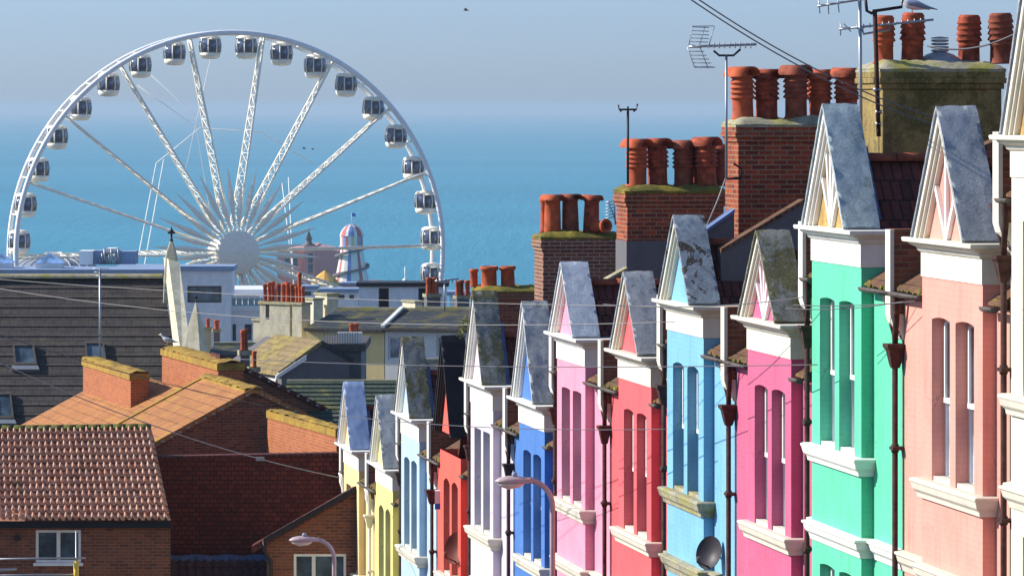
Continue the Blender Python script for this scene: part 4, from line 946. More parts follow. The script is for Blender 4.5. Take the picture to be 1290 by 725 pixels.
spire(247, 380, 444, 138, 3, 24, 'short plain stone spirelet with a thin finial, right of the tall pinnacle', 4, (0,0), 22)
# mast on the slate roof
q = P(126,338,143); r = empty('aerial_mast', (q.x, 143, P(0,470,143).z), 'thin grey aerial mast rising from the slate roof', 'mast'); m = MB(); m.tube([(0,0,0), (0,0,q.z-r.location.z)], .035, 8); m.box(-.05,.05,-.03,.03,1.2,1.3); m.build('pole', 'steel', r)
m = MB(); zt = q.z-r.location.z
for a_ in range(3): m.tube([(-.25+.06*a_,0,zt-.12*a_), (.3-.05*a_,0,zt-.12*a_)], .012, 5)
m.build('crossbar', 'steel', r)

# ---------------------------------------------------------------- middle distance buildings
def boxb(name, label, cat, px0, px1, pyt, Y, dep, mat, wins=(), roofm='cap', par=.0, gl='glass', fr=None, extra=None, pyt1=None, shear=0):
    a, b = P(px0, pyt, Y), P(px1, pyt1 or pyt, Y+shear); r = empty(name, ((a.x+b.x)/2, Y+dep/2, ground_z(Y)), label, cat); o = r.location
    holes = [(P(w_[0],0,Y).x, P(w_[1],0,Y).x, P(0,w_[3],Y).z, P(0,w_[2],Y).z) for w_ in wins]
    m = MB(); back_open(m, a.x, b.x, Y, o.z, a.z, holes, .25)
    m.poly([(a.x,Y,o.z),(a.x,Y,a.z),(a.x,Y+dep,a.z),(a.x,Y+dep,o.z)]); m.poly([(b.x,Y,o.z),(b.x,Y,a.z),(b.x,Y+dep,a.z),(b.x,Y+dep,o.z)]); m.poly([(a.x,Y+dep,o.z),(b.x,Y+dep,o.z),(b.x,Y+dep,a.z),(a.x,Y+dep,a.z)])
    m.build('wall', mat, r, o)
    MB().box(a.x-.15, b.x+.15, Y-.15, Y+dep+.15, a.z+.003, a.z+.25).build('roof', roofm, r, o)
    for h in holes:
        nb = max(0, int((h[1]-h[0])/2.2)); casement(r, o, h[0], h[1], Y+.18, h[2], h[3], [(k+1)/(nb+1) for k in range(nb)], fr or 'gutter', gl, .07, False)
    return r
M['whitewall'] = m_white('white_rendered_wall', (.74,.75,.77,1), .12); M['creamwall'] = m_white('buff_wall', (.80,.62,.28,1), .3)
M['greenglass'] = m_glass('green_glass', (.05,.10,.12,1)); M['palegreen'] = m_plain('pale_balcony_glass', (.25,.42,.45,1), .2); M['skyglass'] = m_glass('blue_skylight', (.10,.17,.30,1))
M['bluebox'] = m_plain('blue_grey_cladding', (.24,.32,.46,1), .6)
wb = boxb('modern_building', 'white modern block with a long dark window band, behind the stone pinnacle', 'building', 150, 291, 341, 230, 3, 'whitewall', [(236,279,360,381)], 'bluebox')
q0 = wb.location
lw = boxb('modern_building', 'white modern block with a glass railed roof terrace and narrow windows', 'building', 291.5, 345, 391, 231, 12, 'whitewall', [(286.9+6,291.3+6,408,429), (308,317,408,428)], 'whitewall')
o = lw.location; m = MB()
for k in range(6): x = P(290+k*7.6,0,230.9).x; m.box(x, x+.28, 231, 231.04, P(0,391,231).z+.28, P(0,375,231).z)
m.build('balcony_glass', 'palegreen', lw, o)
m = MB(); x0, x1 = P(289,0,231).x, P(327,0,231).x; zt = P(0,374,231).z; m.box(x0, x1, 230.98, 231.06, zt, zt+.06)
for k in range(11): m.box(x0+(x1-x0)*k/10-.02, x0+(x1-x0)*k/10+.02, 230.97, 231.05, P(0,391,231).z+.25, zt)
m.build('railing', 'steel', lw, o)
boxb('penthouse', 'white penthouse wall behind the glass railed terrace', 'building', 287, 333, 370, 238, 5, 'cleanwhite', [(300,304,376,388),(314,318,376,388)], 'whitewall')
fl = boxb('flat_roofed_building', 'long pale flat roofed building peeping over the slate ridge at left', 'building', -60, 205, 346, 200, 4, 'whitewall', (), 'bluebox'); o = fl.location
for px, s_ in ((60,16), (-2,15)):
    q = P(px,346,201); m = MB(); r_ = s_/F*201
    sk = empty('roof_lantern', (q.x, 202, q.z+.25), 'small pyramid roof lantern %s' % ('beside the white plant boxes' if px > 0 else 'cut off by the left edge of the photo'), 'roof lantern', 'pyramid roof lanterns')
    MB().box(-r_,r_,-r_,r_,0,.28).build('kerb', 'cleanwhite', sk); MB().loft([[(-r_*1.15,-r_*1.15,.28),(r_*1.15,-r_*1.15,.28),(r_*1.15,r_*1.15,.28),(-r_*1.15,r_*1.15,.28)],[(-.05,-.05,.72),(.05,-.05,.72),(.05,.05,.72),(-.05,.05,.72)]]).build('glazing', 'skyglass', sk)
q = P(99,344,196); k = 196/F
pr = empty('plant_unit', (P(135,0,204).x, 204, P(0,344,200).z+.25), 'white and blue-grey rooftop plant boxes with pipework on the flat roof', 'air conditioning')
MB().box(-37*k,-19*k,0,1.5,0,18*k).build('cabinet', 'cleanwhite', pr); 0
MB().box(-18.5*k,-2*k,.4,2,0,18*k).build('cabinet', 'bluebox', pr); MB().box(10*k,36*k,.4,2,0,17*k).build('cabinet', 'bluebox', pr); MB().box(-2*k,10*k,.3,1.8,14*k,21*k).build('duct', 'cleanwhite', pr)
m = MB()
for j in range(9): m.tube([((-10+3*j)*k,.2,0), ((-10+3*j)*k,.2,(9+6*(j%3))*k)], .05, 5)
m.tube([(-10*k,.2,9*k),(16*k,.2,9*k)], .05, 5); m.tube([(-2*k,.2,15*k),(16*k,.2,15*k)], .05, 5); m.build('pipe', 'steel', pr)

# grey rendered terrace ends with rows of red pots
def turned(name, label, cat, px, pyt, Y, w, l, mat, rz, topm='cap', top=.2, group=None):
    q = P(px, pyt, Y); r = empty(name, (q.x, q.y, ground_z(Y)), label, cat, group, R(rz)); h = q.z-r.location.z
    MB().box(0, w, 0, l, 0, h).build('wall', mat, r); MB().box(-.06, w+.06, -.06, l+.06, h+.003, h+top).build('coping', topm, r); return r, h+top
M['greyrender'] = m_lichen('streaked_grey_render', (.42,.39,.29,1), (.22,.20,.14,1), (.27,.24,.10,1), .62)
Y6 = 185
g_, gz = turned('rendered_building', 'streaked grey rendered end wall carrying a long row of red chimney pots', 'building', 365, 384, Y6, .9, 1.7, 'greyrender', 52, 'cap', .12)
m_ = MB().box(-.012, .5, 1.18, 1.36, gz-.75, gz+.01); m_.build('painted_slot_shade', 'dark', g_)  # near-black block set on the wall, its colour giving the slot's shade
for k in range(13):
    if k in (7, 8): continue
    place_pot('roll', .75+.06*(k%3), .095, (.25+.35*(k%2), .08+k*.128, gz-.02), 0, g_, 'terracotta' if k%3 else 'terracotta_dark')
g2, gz2 = turned('rendered_building', 'narrow grey rendered gable wall with two red pots, right of the long row', 'building', 380, 384, Y6-.6, .55, .55, 'greyrender', 50, 'cap', .1)
for k in range(3): place_pot('roll', .7+.6*(k==1), .09, (.2, .1+k*.18, gz2-.02), 0, g2, 'terracotta')
g3, gz3 = turned('rendered_building', 'lower grey rendered shoulder at the left of the long row of pots', 'building', 352, 405, Y6+1, .9, 1.5, 'greyrender', 52, 'cap', .1)

def terr(name, label, px0, px1, pyr, pye, Y, mat, roofm, wins=(), dep=8, rise=None, gl='glass', fr='white'):
    "terrace seen front-on: wall to the eaves, slate slope up to the ridge"
    a, b = P(px0, pye, Y), P(px1, pye, Y); r = empty(name, ((a.x+b.x)/2, Y+dep/2, ground_z(Y)), label, 'house'); o = r.location
    holes = [(P(w_[0],0,Y).x, P(w_[1],0,Y).x, P(0,w_[3],Y).z, P(0,w_[2],Y).z) for w_ in wins]; m = MB(); back_open(m, a.x, b.x, Y, o.z, a.z, holes, .2)
    for x in (a.x, b.x): m.poly([(x,Y,o.z),(x,Y+dep,o.z),(x,Y+dep,a.z),(x,Y+dep/2,P(0,pyr,Y+dep/2).z-.1),(x,Y,a.z)])
    m.build('wall', mat, r, o); zr = P(0,pyr,Y+dep/2).z
    rf = quad_slab('roof', roofm, r, o, [(a.x,Y-.2,a.z),(b.x,Y-.2,a.z),(b.x,Y+dep/2,zr),(a.x,Y+dep/2,zr)], .15); quad_slab('back_roof', roofm, r, o, [(a.x,Y+dep+.2,a.z),(b.x,Y+dep+.2,a.z),(b.x,Y+dep/2,zr-.004),(a.x,Y+dep/2,zr-.004)], .15)
    MB().box(a.x, b.x, Y+dep/2-.12, Y+dep/2+.12, zr-.02, zr+.09).build('ridge_tile', 'cap', rf, o); MB().box(a.x, b.x, Y-.32, Y-.21, a.z-.12, a.z+.0).build('gutter', 'gutter', r, o)
    for h in holes: casement(r, o, h[0], h[1], Y+.14, h[2], h[3], (.5,) if h[1]-h[0] > .8 else (), fr, gl)
    return r
M['greywall'] = m_white('pale_grey_wall', (.72,.71,.66,1), .3)
ta = terr('buff_terrace', 'buff painted house under a dark slate roof in the middle distance', 384, 484, 390, 414, 182, 'creamwall', 'slateblue', [(446,453,416,430)])
tb = terr('grey_terrace', 'pale grey rendered house with tall white windows under a mossy slate roof', 485, 600, 388, 412, 182, 'greywall', 'slateblue', [(489,506,424,452),(550,562,422,447),(572,582,422,447)], gl='paleglass')
o = ta.location.copy(); quad_slab('party_coping', 'greywall', ta, o, [P(482,413,181.7)+Vector((0,0,.12)), P(487,413,181.7)+Vector((0,0,.12)), P(473,389,186)+Vector((0,0,.12)), P(468,389,186)+Vector((0,0,.12))], .1)
piv = P(485, 400, 182); rm = Matrix.Rotation(R(-18), 3, 'Z')
for r_t in (ta, tb):
    d_ = r_t.location-piv; d_ = Vector((d_.x, d_.y, 0)); r_t.location = Vector((piv.x, piv.y, 0))+rm@Vector((d_.x*1.05, d_.y, 0))+Vector((0,0,r_t.location.z)); r_t.rotation_euler = (0,0,R(-18)); r_t.scale = (1.05, 1, 1)
for a_ in ((336,372,366,300,'creamwall','cream seafront block behind the red pots',[(345,350,369,374),(358,363,369,374)]),
           (378,398,364,330,'whitewall','small white kiosk near the pier entrance',[(384,392,367,372)]),
           (405,450,368,300,'cleanwhite','long white seafront shelter below the striped tent',[(412,420,371,377),(426,434,371,377),(440,446,371,377)]),
           (432,447,359,420,'pink_wall','pinkish seafront block left of the low white building',[]),
           (566,590,372,280,'whitewall','white block glimpsed behind the dark chimneys',[(572,578,375,381)])):
    boxb('seafront_building', a_[5], 'building', a_[0], a_[1], a_[2], a_[3], 2.5, a_[4], a_[6], 'bluebox')
# small dark gable with ochre roof
Y7 = 140; ap = P(404,428,Y7); hx = empty('gabled_house', (ap.x, Y7, ground_z(Y7)), 'small dark rendered gable with an ochre lichened roof and white side window', 'house', None, R(24)); z7 = ap.z-hx.location.z
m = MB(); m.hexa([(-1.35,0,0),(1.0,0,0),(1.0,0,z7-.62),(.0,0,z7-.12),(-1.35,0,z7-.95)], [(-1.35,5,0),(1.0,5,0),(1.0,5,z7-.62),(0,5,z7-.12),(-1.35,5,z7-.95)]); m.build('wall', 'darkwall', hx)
roofslab(0, z7, -1.5, z7-.98, -.1, 4.1).build('roof', 'mossroof', hx); roofslab(0, z7-.003, 1.1, z7-.60, -.1, 4.1).build('back_roof', 'slateblue', hx)
m = MB(); m.hexa([(-1.6,-.16,z7-1.22),(-.55,-.16,z7-.62),(-.55,-.1,z7-.62),(-1.6,-.1,z7-1.22)], [(-1.6,-.16,z7-1.10),(-.55,-.16,z7-.46),(-.55,-.1,z7-.46),(-1.6,-.1,z7-1.10)]); m.build('bargeboard', 'white', hx)
m = MB()
for y0 in (.4, 1.3): m.box(-1.41,-1.35,y0,y0+.7,z7-2.0,z7-1.25)
w_ = m.build('window', 'white', hx); m = MB()
for y0 in (.46, 1.36): m.box(-1.43,-1.411,y0,y0+.58,z7-1.92,z7-1.32)
m.build('pane', 'glass', w_)
bx = boxb('roof_terrace_house', 'dark rendered box with a cluttered roof terrace and one orange pot', 'house', 408, 455, 442, 141.5, 5, 'darkwall', (), 'gutter'); o = bx.location
zt = P(0,442,141.5).z+.25
MB().box(P(424,0,141).x, P(455,0,141).x, 141.6, 142.0, zt, zt+.35).build('parapet', 'greywall', bx, o)
for px in (443, 449): place_pot('roll', .32, .08, (P(px,0,142.3).x-o.x, 142.3-o.y, zt+.3-o.z), 0, bx, 'terracotta')
m = MB()
for k in range(14): x = P(409+k*3.2,0,141.3).x; m.box(x-.01,x+.01,141.35,141.37,zt,zt+.4+.1*(k%3==0))
m.box(P(408,0,141).x, P(455,0,141).x, 141.35, 141.37, zt+.38, zt+.40); m.build('railing', 'palewire', bx, o)
# mossy green slate roof
h8 = terr('green_slate_house', 'low house with a striped mossy green slate roof, left of the terrace', 352, 560, 482, 545, 118, 'brick_brown', 'slategreen', (), 8)
m = MB(); o = h8.location
for k in range(12):
    t_ = k/12; a = Vector((P(352,0,118).x, 117.8+4.2*t_, 0)); za = P(0,545,118).z; zb_ = P(0,482,122).z; z = za+(zb_-za)*t_+.02; m.hexa([(a.x,a.y,z),(P(560,0,118).x,a.y,z),(P(560,0,118).x,a.y+.2,z+.1),(a.x,a.y+.2,z+.1)], [(a.x,a.y,z+.08),(P(560,0,118).x,a.y,z+.08),(P(560,0,118).x,a.y+.2,z+.14),(a.x,a.y+.2,z+.14)])
m.build('slate_course', 'slategreen', h8, o)
# dark roof with white raking line, right of pale blue gable
h9 = terr('slate_house', 'dark slate roofed house seen between the pale blue and tomato red gables', 505, 640, 455, 500, 128, 'darkwall', 'slateblue', (), 8); o = h9.location
for dy in (0, 11): quad_slab('white_verge', 'whitewall', h9, o, [P(536,478+dy,127.7), P(536,481+dy,127.7), P(552,471+dy,127.7), P(552,468+dy,127.7)], .1)
# clutter roof, railing terrace between
# white low building near the seafront
wl = boxb('lowrise_building', 'low white building with dark openings and a thin dark roof, below the pier', 'building', 452, 562, 361, 260, 3, 'whitewall', [(477,490,362.5,388),(527,537,362.5,388)], 'iron', gl='dark', fr='gutter')
for px0, px1, py, Y, lab in ((395,412,378,215,'small cream stack top'),(412,432,372,216,'square cream stack top'),(523,536,381,205,'tiny cream stack top')):
    r, z = turned('stack_block', lab+' among the middle distance roofs', 'chimney', px0, py, Y, (px1-px0)/F*Y*.8, 1.2, 'stonepin', 32, 'cap', .1)
def chim(px0, px1, pyt, pyb, Y, mat, pots, label, hpx, rpx, rz=20, group=None):
    w = (px1-px0)/F*Y; q = P(px0, pyt, Y); b = P(px0, pyb, Y); r = empty('chimney', (q.x, Y, b.z-3), label, 'chimney', group, R(rz)); h = q.z-r.location.z
    MB().box(0, w, 0, w*.7, 0, h).build('stack', mat, r); MB().box(-.05, w+.05, -.05, w*.7+.05, h-.15, h).build('corbel', mat if 0 else 'cap', r)
    k = Y/F
    for j, t_ in enumerate(pots): place_pot('roll', hpx*k*(1+.05*(j%2)), rpx*k, (w*t_, w*.35+(.1 if j%2 else -.1), h-.01), 0, r, 'terracotta' if j%2 == 0 else 'terracotta_dark')
chim(538,556,370,400,191,'darkwall',(.15,.38,.62,.85),'dark chimney with four red pots in front of the low white building',20,3.4)
chim(576,592,372,410,190,'darkwall',(.1,.5,.9),'dark chimney with red pots half hidden by the pale lilac gable',19,3.6)
chim(269,277,414,450,190,'darkwall',(.5,),'slim dark chimney with one red pot, right of the spirelet',12,3.5,10)
chim(258,266,412,450,192,'greyrender',(.5,),'slim pale chimney with one red pot, close to the spirelet',12,2.5,10)
chim(303,315,441,470,130,'darkwall',(.25,.7),'sooty chimney with two tall buff pots between the brick roofs',26,3.2,15)
chim(315,326,462,490,128,'darkwall',(.5,),'small sooty chimney with one dark pot beside the tall buff pots',20,3.0,15)
# dark low roof behind those
terr('slate_house', 'dark slate roofed house behind the sooty chimneys', 262, 352, 434, 446, 150, 'whitewall', 'slateblue', [(338,346,449,466)], 6)
# clutter behind the lilac gable
boxb('brick_house', 'dark brick house end behind the lilac and blue gables', 'house', 640, 700, 356, 99, 3, 'brick_brown', (), 'rooftile') if 0 else None

# ---------------------------------------------------------------- street lamps
M['lampgrey'] = m_plain('pinkish_grey_lamp_paint', (.42,.33,.34,1), .45); M['lens'] = m_plain('lamp_lens', (.6,.52,.42,1), .25)
def lamp(px_pole, py_top, px_head, py_head, Y, label):
    a = P(px_pole, py_top, Y); hd = P(px_head, py_head, Y); gz_ = ground_z(Y); r = empty('street_lamp', (a.x, Y, gz_), label, 'street lamp', 'curved-arm street lamps along the terrace'); o = r.location
    rad = (a.x-hd.x)*.55; k = .0
    pts = [Vector((a.x, Y, gz_)), Vector((a.x, Y, gz_+2))]
    MB().tube([Vector((a.x,Y,gz_)), Vector((a.x,Y,gz_+1.6))], .09, 12).build('pole_base', 'lampgrey', r, o)
    arc = [Vector((a.x, Y, gz_+1.6)), Vector((a.x, Y, hd.z-.45))]
    for j in range(9):
        t_ = math.pi/2*j/8; arc.append(Vector((a.x-.42*(1-math.cos(t_)), Y, hd.z-.42+.42*math.sin(t_)+.02)))
    arc.append(Vector((hd.x+.12, Y, hd.z+.035)))
    MB().tube(arc, .045, 12).build('pole', 'lampgrey', r, o)
    m = MB(); rg = []
    for t_, w_, h_ in ((.14,.05,.045),(.05,.07,.06),(-.1,.11,.085),(-.28,.13,.095),(-.42,.10,.07),(-.50,.03,.02)):
        rg.append([Vector((hd.x+t_, Y+w_*math.cos(2*math.pi*q/14), hd.z+h_*(math.sin(2*math.pi*q/14) if math.sin(2*math.pi*q/14) > 0 else .45*math.sin(2*math.pi*q/14)))) for q in range(14)])
    m.loft(rg, True); h = m.build('lamp_head', 'lampgrey', r, o)
    m = MB(); rg = []
    for t_, w_, h_ in ((-.02,.04,.02),(-.1,.09,.07),(-.28,.11,.10),(-.40,.08,.06),(-.45,.02,.02)):
        rg.append([Vector((hd.x+t_, Y+w_*math.cos(math.pi*(1+q/8)), hd.z-.03+h_*math.sin(math.pi*(1+q/8)))) for q in range(9)])
    m.loft(rg, True); m.build('lens', 'lens', h, o)
    m = MB(); m.lathe((hd.x-.18, Y, hd.z+.08), [(.045,0),(.045,.05),(.03,.075),(0,.08)], 12); m.build('photocell', 'bluebox', h, o)
lamp(696, 640, 662, 606, 71, 'curved-arm street lamp in front of the strong blue house')
lamp(421, 700, 394, 680, 92, 'lower curved-arm street lamp beside the apricot cream house')

# ---------------------------------------------------------------- satellite dishes, alarm box
M['dish'] = m_plain('dark_grey_dish', (.045,.038,.045,1), .5); M['dishrust'] = m_plain('rust_brown_dish', (.13,.035,.022,1), .6)
def dish(px, py, Y, rad, mat, label, yaw, wallq):
    q = P(px, py, Y); r = empty('satellite_dish', q, label, 'satellite dish', 'dishes fixed to the house fronts'); 
    d = Vector((-math.cos(R(yaw)), -math.sin(R(yaw)), .30)).normalized(); u = d.cross(Vector((0,0,1))).normalized(); w_ = u.cross(d).normalized()
    m = MB()
    for off in (0, -.012):
        m.grid(lambda a_, b_: d*(.16*rad/.4*(a_**2)*.9+off)+(u*math.cos(2*math.pi*b_)*.9+w_*math.sin(2*math.pi*b_))*rad*a_, 8, 32)
    m.build('reflector', mat, r)
    m = MB(); m.tube([-w_*rad*.8+d*.05, -w_*rad*.75+d*rad*1.15], .014, 6); m.tube([-w_*rad*.75+d*rad*1.1, -w_*rad*.45+d*rad*1.25], .035, 8); m.build('feed_arm', 'gutter' if mat == 'dish' else 'dishrust', r)
    m = MB(); m.tube([-d*.02, -d*.16, Vector((.18,.1,-.02)), Vector((wallq,.12,-.02))], .02, 8); m.box(wallq-.03, wallq, .04, .2, -.12, .10); m.build('bracket', 'gutter', r)
dish(897, 697, 63.6, .25, 'dish', 'dark grey satellite dish on the sky blue house', 50, .32)
dish(579, 691, 86.5, .33, 'dishrust', 'rust brown satellite dish on the tomato red house', 50, .35)
q = P(554, 627, 88.9); al = empty('alarm_box', q, 'small white and blue alarm box on the tomato red house', 'alarm box')
MB().box(-.10,.06,-.1,.1,-.10,.16).build('case', 'cleanwhite', al); MB().box(-.10,.06,-.1,.1,-.22,-.103).build('base', 'royal', al)

# ---------------------------------------------------------------- aerials on the stacks
def aerial(name, label, pole, Y, bits, r_=.018, mat='steel', cat='aerial'):
    a, b = P(*pole[0], Y), P(*pole[1], Y); r = empty(name, a, label, cat, 'rooftop aerials'); o = r.location
    MB().tube([a, b], r_, 8).build('mast', mat, r, o)
    for nm, segs, rr, mt in bits:
        m = MB()
        for s_ in segs: m.tube([P(p[0], p[1], Y+(p[2] if len(p) > 2 else 0)) for p in s_], rr, 5)
        m.build(nm, mt, r, o)
YB = 66.6
el = []
for k in range(9): x = 893+k*6.6; el.append([(x,58+.0*k,-.12),(x,53,-.12)]); el.append([(x,61,.12),(x,56,.12)]); el.append([(x,59.5,-.14),(x,56.5,.14)])
gridr = []
for k in range(7):
    x = 867+k*.7; 
    gridr.append([(866+k*2.2,33+k*0,-.1),(882+k*1.4-6+6,34+k*0,.1)]) if 0 else None
for k in range(6): gridr.append([(868+k*.2+k*.4,57-k*4.6),(893-k*0,58-k*4.6)]); gridr.append([(866+k*1.7,60+k*4.8),(884+k*3.0,60+k*4.9)])
gridr += [[(868,57),(872,33),(899,33)],[(881,58),(888,33)],[(893,58),(900,33)],[(866,60),(875,85),(901,85)],[(882,60),(892,86)]]
aerial('tv_aerial', 'yagi television aerial with a mesh reflector on the five-pot brick stack', ((915,226),(915,70)), YB, [('boom', [[(868,59),(953,56)]], .02, 'steel'), ('director', el, .009, 'steel'), ('reflector', gridr, .007, 'steel'), ('bracket', [[(899,64),(906,70),(924,70),(933,62)],[(915,225),(934,225)],[(924,206),(934,212),(934,224),(924,224)]], .018, 'iron'), ('cable', [[(914,225),(905,250),(888,290)]], .012, 'palewire')], .02)
aerial('fork_aerial', 'thin forked aerial on the mossy stack with ribbed hooded pots', ((791,232),(791,140)), 75.6, [('fork', [[(779,132),(780,138),(802,138),(803,131)],[(791,140),(791,134)],[(782,138),(782,141)],[(799,138),(799,141)]], .018, 'iron')], .022, 'iron')
yag = [[(1041+k*10, 3-k*.4-5),(1041+k*10, 3-k*.4+7)] for k in range(-1, 4)]
YA = 57
aerial('tv_aerial', 'grey pole with two yagi aerials at the top right stack', ((1085,200),(1083,-14)), YA+.9, [('boom', [[(1030,8),(1107,-4)],[(1057,37),(1176,25)]], .016, 'steel'), ('director', [[(1031,-2),(1033,17)],[(1043,-4),(1044,18)],[(1055,-6),(1057,16)],[(1059,28),(1059,45)],[(1063,30),(1072,40)]]+[[(1080+8*k,31-.8*k),(1080+8*k,37-.8*k)] for k in range(11)], .008, 'steel'), ('bracket', [[(1086,36),(1088,43),(1100,41)],[(1100,41),(1121,38),(1122,31)]], .016, 'steel')], .024)
aerial('aerial_mast', 'rusty aerial pole with a forked arm in front of the yellowish stack', ((1107,172),(1102,12)), YA-.2, [('fork', [[(1090,-3),(1092,14),(1098,17),(1102,14),(1136,9),(1138,-4)]], .022, 'iron'), ('clamp', [[(1100,113),(1109,113)],[(1103,141),(1111,141)],[(1103,156),(1110,156)]], .03, 'steel')], .03, 'rust')
YD = 84.6
aerial('tv_aerial', 'small grey aerial beside the three-pot brick stack', ((775,283),(774,252)), YD, [('director', [[(763,255+4*k),(774,253+4*k)] for k in range(6)]+[[(774,250),(774,276)]], .010, 'steel'), ('boom', [[(766,253),(778,285)]], .012, 'steel')], .014)
YG = 168
aerial('tv_aerial', 'tiny aerial over the dark chimney near the low white building', ((560,392),(560,352)), YG, [('boom', [[(548,354),(578,351)]], .03, 'steel'), ('director', [[(550+5*k,351),(550+5*k,356)] for k in range(6)], .02, 'steel')], .03)

# ---------------------------------------------------------------- overhead cables
def wire(pts, Y0, Y1, label, r_=.011, mat='wire', sag=.15, extra=None):
    a, b = P(*pts[0], Y0), P(*pts[1], Y1); r = empty('overhead_cable', a, label, 'cable', 'overhead cables'); o = r.location; m = MB()
    n = 24; m.tube([a.lerp(b, t/n)-Vector((0,0,sag*4*(t/n)*(1-t/n))) for t in range(n+1)], r_, 5); m.build('cable', mat, r, o)
    if extra is not None: q = a.lerp(b, extra)-Vector((0,0,sag*4*extra*(1-extra))); MB().box(q.x-.09,q.x+.09,q.y-.03,q.y+.03,q.z-.04,q.z+.04).build('junction', 'palewire', r, o)
wire(((862,-6),(1190,162)), 50, 56, 'upper of two parallel cables slanting down to the top right', .009)
wire(((872,-6),(1184,150)), 50.3, 56, 'lower of two parallel cables slanting down to the top right', .009)
wire(((1168,58),(1300,30)), 55, 54, 'single cable rising to the right edge at the top', .012)
wire(((-20,350),(850,386)), 86, 62, 'pale cable crossing from the slate ridge to the sky blue gable', .005, 'palewire', .1)
wire(((-20,360),(850,405)), 86, 62, 'pale cable running just below the higher one across the middle roofs', .0055, 'palewire', .3)
wire(((300,452),(1030,459)), 84, 56, 'dark cable passing in front of the red gable and the blue gable', .007, 'wire', .08)
wire(((420,522),(840,540)), 80, 64, 'dark cable crossing the cream and lilac houses', .007, 'wire', .1)
wire(((760,383),(1012,374)), 62, 57, 'dark cable meeting the white-strutted raspberry gable', .007, 'wire', .08)
wire(((-10,418),(330,510)), 90, 92, 'dark cable crossing the slate roof toward the orange roof', .009, 'wire', .1)
wire(((-10,452),(428,601)), 88, 96, 'pale cable with a small junction hanging before the tile hung wall', .011, 'palewire', .25, .755)
wire(((1000,384),(1180,376)), 55, 52, 'short cable crossing the top of the mint green windows', .006, 'wire', .04)
wire(((990,388),(1140,379)), 55, 53, 'lower short cable on the mint green house front', .006, 'wire', .05)

# ---------------------------------------------------------------- gulls
M['gullwhite'] = m_plain('white_feathers', (.75,.74,.7,1), .7); M['gullgrey'] = m_plain('grey_wing_feathers', (.22,.26,.36,1), .7); M['bill'] = m_plain('yellow_bill', (.6,.35,.05,1))
def gull(loc, rz, label, sc_=1.0):
    r = empty('gull', loc, label, 'gull', None, R(rz)); k = sc_
    me = bpy.data.meshes.new('body'); bm = bmesh.new()
    sp = [(-.24,.075,.012),(-.16,.10,.03),(-.04,.14,.075),(.07,.165,.078),(.13,.21,.05),(.165,.265,.036),(.19,.30,.042),(.225,.305,.03),(.25,.30,.008)]
    rg = []
    for x, z, w_ in sp: rg.append([bm.verts.new((x*k, w_*.85*k*math.cos(2*math.pi*q/12), (z+w_*math.sin(2*math.pi*q/12))*k)) for q in range(12)])
    for a, b in zip(rg, rg[1:]):
        for q in range(12): bm.faces.new([a[q], a[(q+1)%12], b[(q+1)%12], b[q]])
    bm.faces.new(rg[0][::-1]); bm.faces.new(rg[-1]); bmesh.ops.recalc_face_normals(bm, faces=bm.faces)
    for f_ in bm.faces: f_.smooth = True
    bm.to_mesh(me); bm.free(); me.materials.append(M['gullwhite']); ob = bpy.data.objects.new('body', me); C.objects.link(ob); ob.parent = r
    for s_ in (-1, 1):
        m = MB(); rr = []
        for x, z, w_, hh in ((-.34,.07,.004,.005),(-.22,.10,.02,.02),(-.08,.145,.03,.045),(.04,.17,.03,.05),(.09,.18,.01,.02)):
            rr.append([(x*k, (s_*.05+w_*math.cos(2*math.pi*q/8))*k, (z+hh*math.sin(2*math.pi*q/8))*k) for q in range(8)])
        m.loft(rr, True); m.build('wing', 'gullgrey', r)
        m = MB(); m.tube([(.0,s_*.03*k,.09*k),(.0,s_*.03*k,0)], .006*k, 6); m.tube([(.0,s_*.03*k,.004),(.05*k,s_*.03*k,.003)], .006*k, 5); m.build('leg', 'bill', r)
        MB().lathe((.212*k,s_*.024*k,.312*k), [(0,-.006*k),(.006*k,0),(0,.006*k)], 6).build('eye', 'iron', r)
    m = MB(); m.tube([(.24*k,0,.30*k),(.28*k,0,.297*k),(.30*k,0,.285*k)], [.012*k,.009*k,.003*k], 6); m.build('bill', 'bill', r)
gp = P(208, 427.5, 124.4); gull((gp.x, gp.y+.8, -6.70-.13), 168, 'white gull with grey wings standing on the mossy brick parapet', .95)
tp = bpy.data.objects.get('terraced_house.002')
rA, _ = HOUSES['green']; lx = solve_x(1149, 58.1); wp = rA.location+Vector((lx*CT-sA[1]*ST, lx*ST+sA[1]*CT, sA[2]+.06+62*58.1/F))
gull(wp, 170, 'gull on a chimney pot of the top right stack, cut off above', 1.0)
def flying(px, py, Y, span, label):
    r = empty('flying_gull', P(px, py, Y), label, 'gull', 'gulls flying far off'); k = span/2
    m = MB(); rg = [[(x*k, w_*k*math.cos(2*math.pi*q/8)*1., w_*k*math.sin(2*math.pi*q/8)) for q in range(8)] for x, w_ in ((-.35,.02),(-.15,.08),(.1,.09),(.3,.05),(.42,.01))]; m.loft(rg, True); m.build('body', 'gutter', r)
    for s_ in (-1, 1):
        m = MB(); q = [(.1*k,s_*.05*k,0),(-.15*k,s_*.05*k,0),(-.12*k,s_*.5*k,.22*k),(.1*k,s_*.5*k,.22*k)]; m.hexa(q, [(a,b,c+.02*k) for a,b,c in q]); q = [(.1*k,s_*.5*k,.22*k),(-.12*k,s_*.5*k,.22*k),(-.25*k,s_*k,.12*k),(-.2*k,s_*k,.12*k)]; m.hexa(q, [(a,b,c+.02*k) for a,b,c in q]); m.build('wing', 'gutter', r)
flying(587, 13, 300, 1.1, 'tiny dark bird high in the sky right of the wheel')
flying(383, 187, 400, 1.0, 'left one of two distant birds inside the wheel'); flying(394, 188, 400, .8, 'right one of two distant birds inside the wheel')

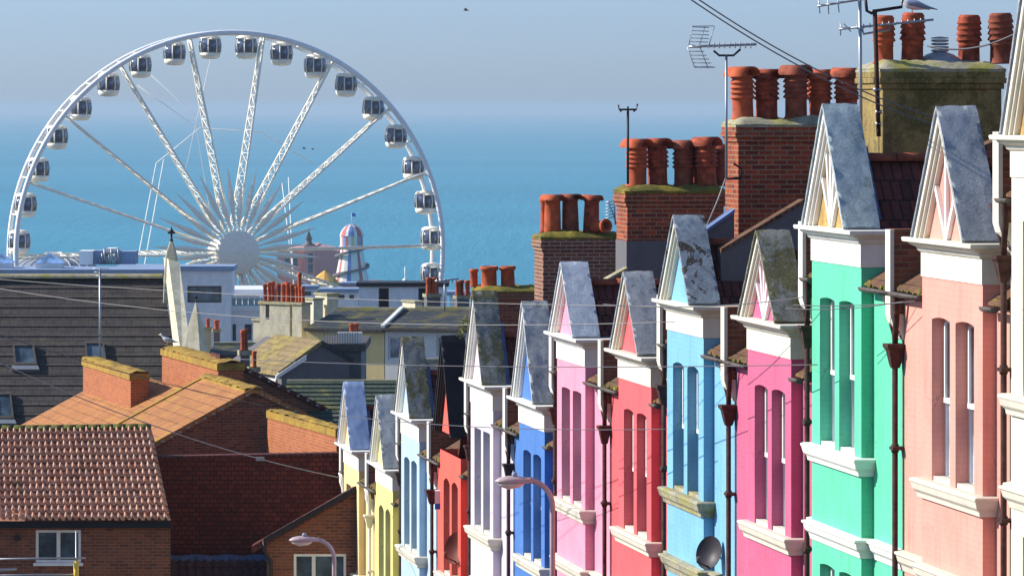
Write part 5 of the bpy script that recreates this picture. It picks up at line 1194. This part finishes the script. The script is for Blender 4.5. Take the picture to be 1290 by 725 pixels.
# ---------------------------------------------------------------- foliage
M['leaf'] = m_plain('yellow_green_leaf', (.14,.15,.03,1), .6, 0, .6, 4); M['bark'] = m_plain('bark', (.08,.06,.045,1), .9)
def foliage(name, label, cat, base, blobs, n, leaf=.05, trunk_r=.06):
    r = empty(name, base, label, cat); o = r.location; m = MB()
    top = Vector(blobs[0][0]); m.tube([o, o.lerp(top, .5)+Vector((.1,.05,0)), top], [trunk_r, trunk_r*.7, trunk_r*.25], 8)
    for c_, r0 in blobs[1:]: m.tube([o.lerp(top, .6), Vector(c_)], [trunk_r*.4, trunk_r*.12], 6)
    m.build('trunk', 'bark', r, o); m = MB()
    for c_, r0 in blobs:
        for k in range(int(n*(r0**2))):
            d = Vector((random.gauss(0,1), random.gauss(0,1), random.gauss(0,1))).normalized()*r0*random.uniform(.35,1.05)*(1+.35*noise.noise(Vector((k*.05, r0, 1)))); p = Vector(c_)+d
            a = Vector((random.gauss(0,1), random.gauss(0,1), random.gauss(0,.6))).normalized(); b = a.orthogonal().normalized(); s_ = leaf*random.uniform(.6,1.3)
            m.poly([p-a*s_, p+b*s_*.45, p+a*s_, p-b*s_*.45])
    m.build('crown', 'leaf', r, o)
YT = 104.5
foliage('tree', 'small yellow-green tree squeezed against the apricot cream house', 'tree', (P(434,0,YT).x, YT, ground_z(YT)), [(P(428,640,YT),.32),(P(424,662,YT),.30),(P(430,684,YT),.42),(P(424,705,YT),.35),(P(434,622,YT),.3),(P(432,725,YT),.5)], 1500, .045)
lr, LZ = HOUSES['lilac']
q = P(584, 412, 87.0); foliage('wall_plant', 'sprig of yellowish plant growing beside the pale lilac gable', 'plant', (q.x+.1, q.y, q.z-.5), [(q,.12),(q+Vector((.05,0,.14)),.1),(q+Vector((-.06,0,-.14)),.09)], 6000, .03, .012)

# ---------------------------------------------------------------- camera and output
cd = bpy.data.cameras.new('camera'); cam = bpy.data.objects.new('camera', cd); C.objects.link(cam); S.camera = cam
cam.location = (0,0,0); cam.rotation_euler = (R(90), 0, 0)
cd.sensor_width = 36; cd.lens = F/1290*36; cd.shift_y = -(362.5-HOR)/1290; cd.clip_end = 300000; cd.clip_start = 1
S.view_settings.view_transform = 'Standard'; S.view_settings.look = 'None'; S.view_settings.exposure = EXPO; S.view_settings.gamma = 1
S.render.engine = 'CYCLES'; S.render.resolution_x = 1024; S.render.resolution_y = 575
S.cycles.volume_bounces = 0
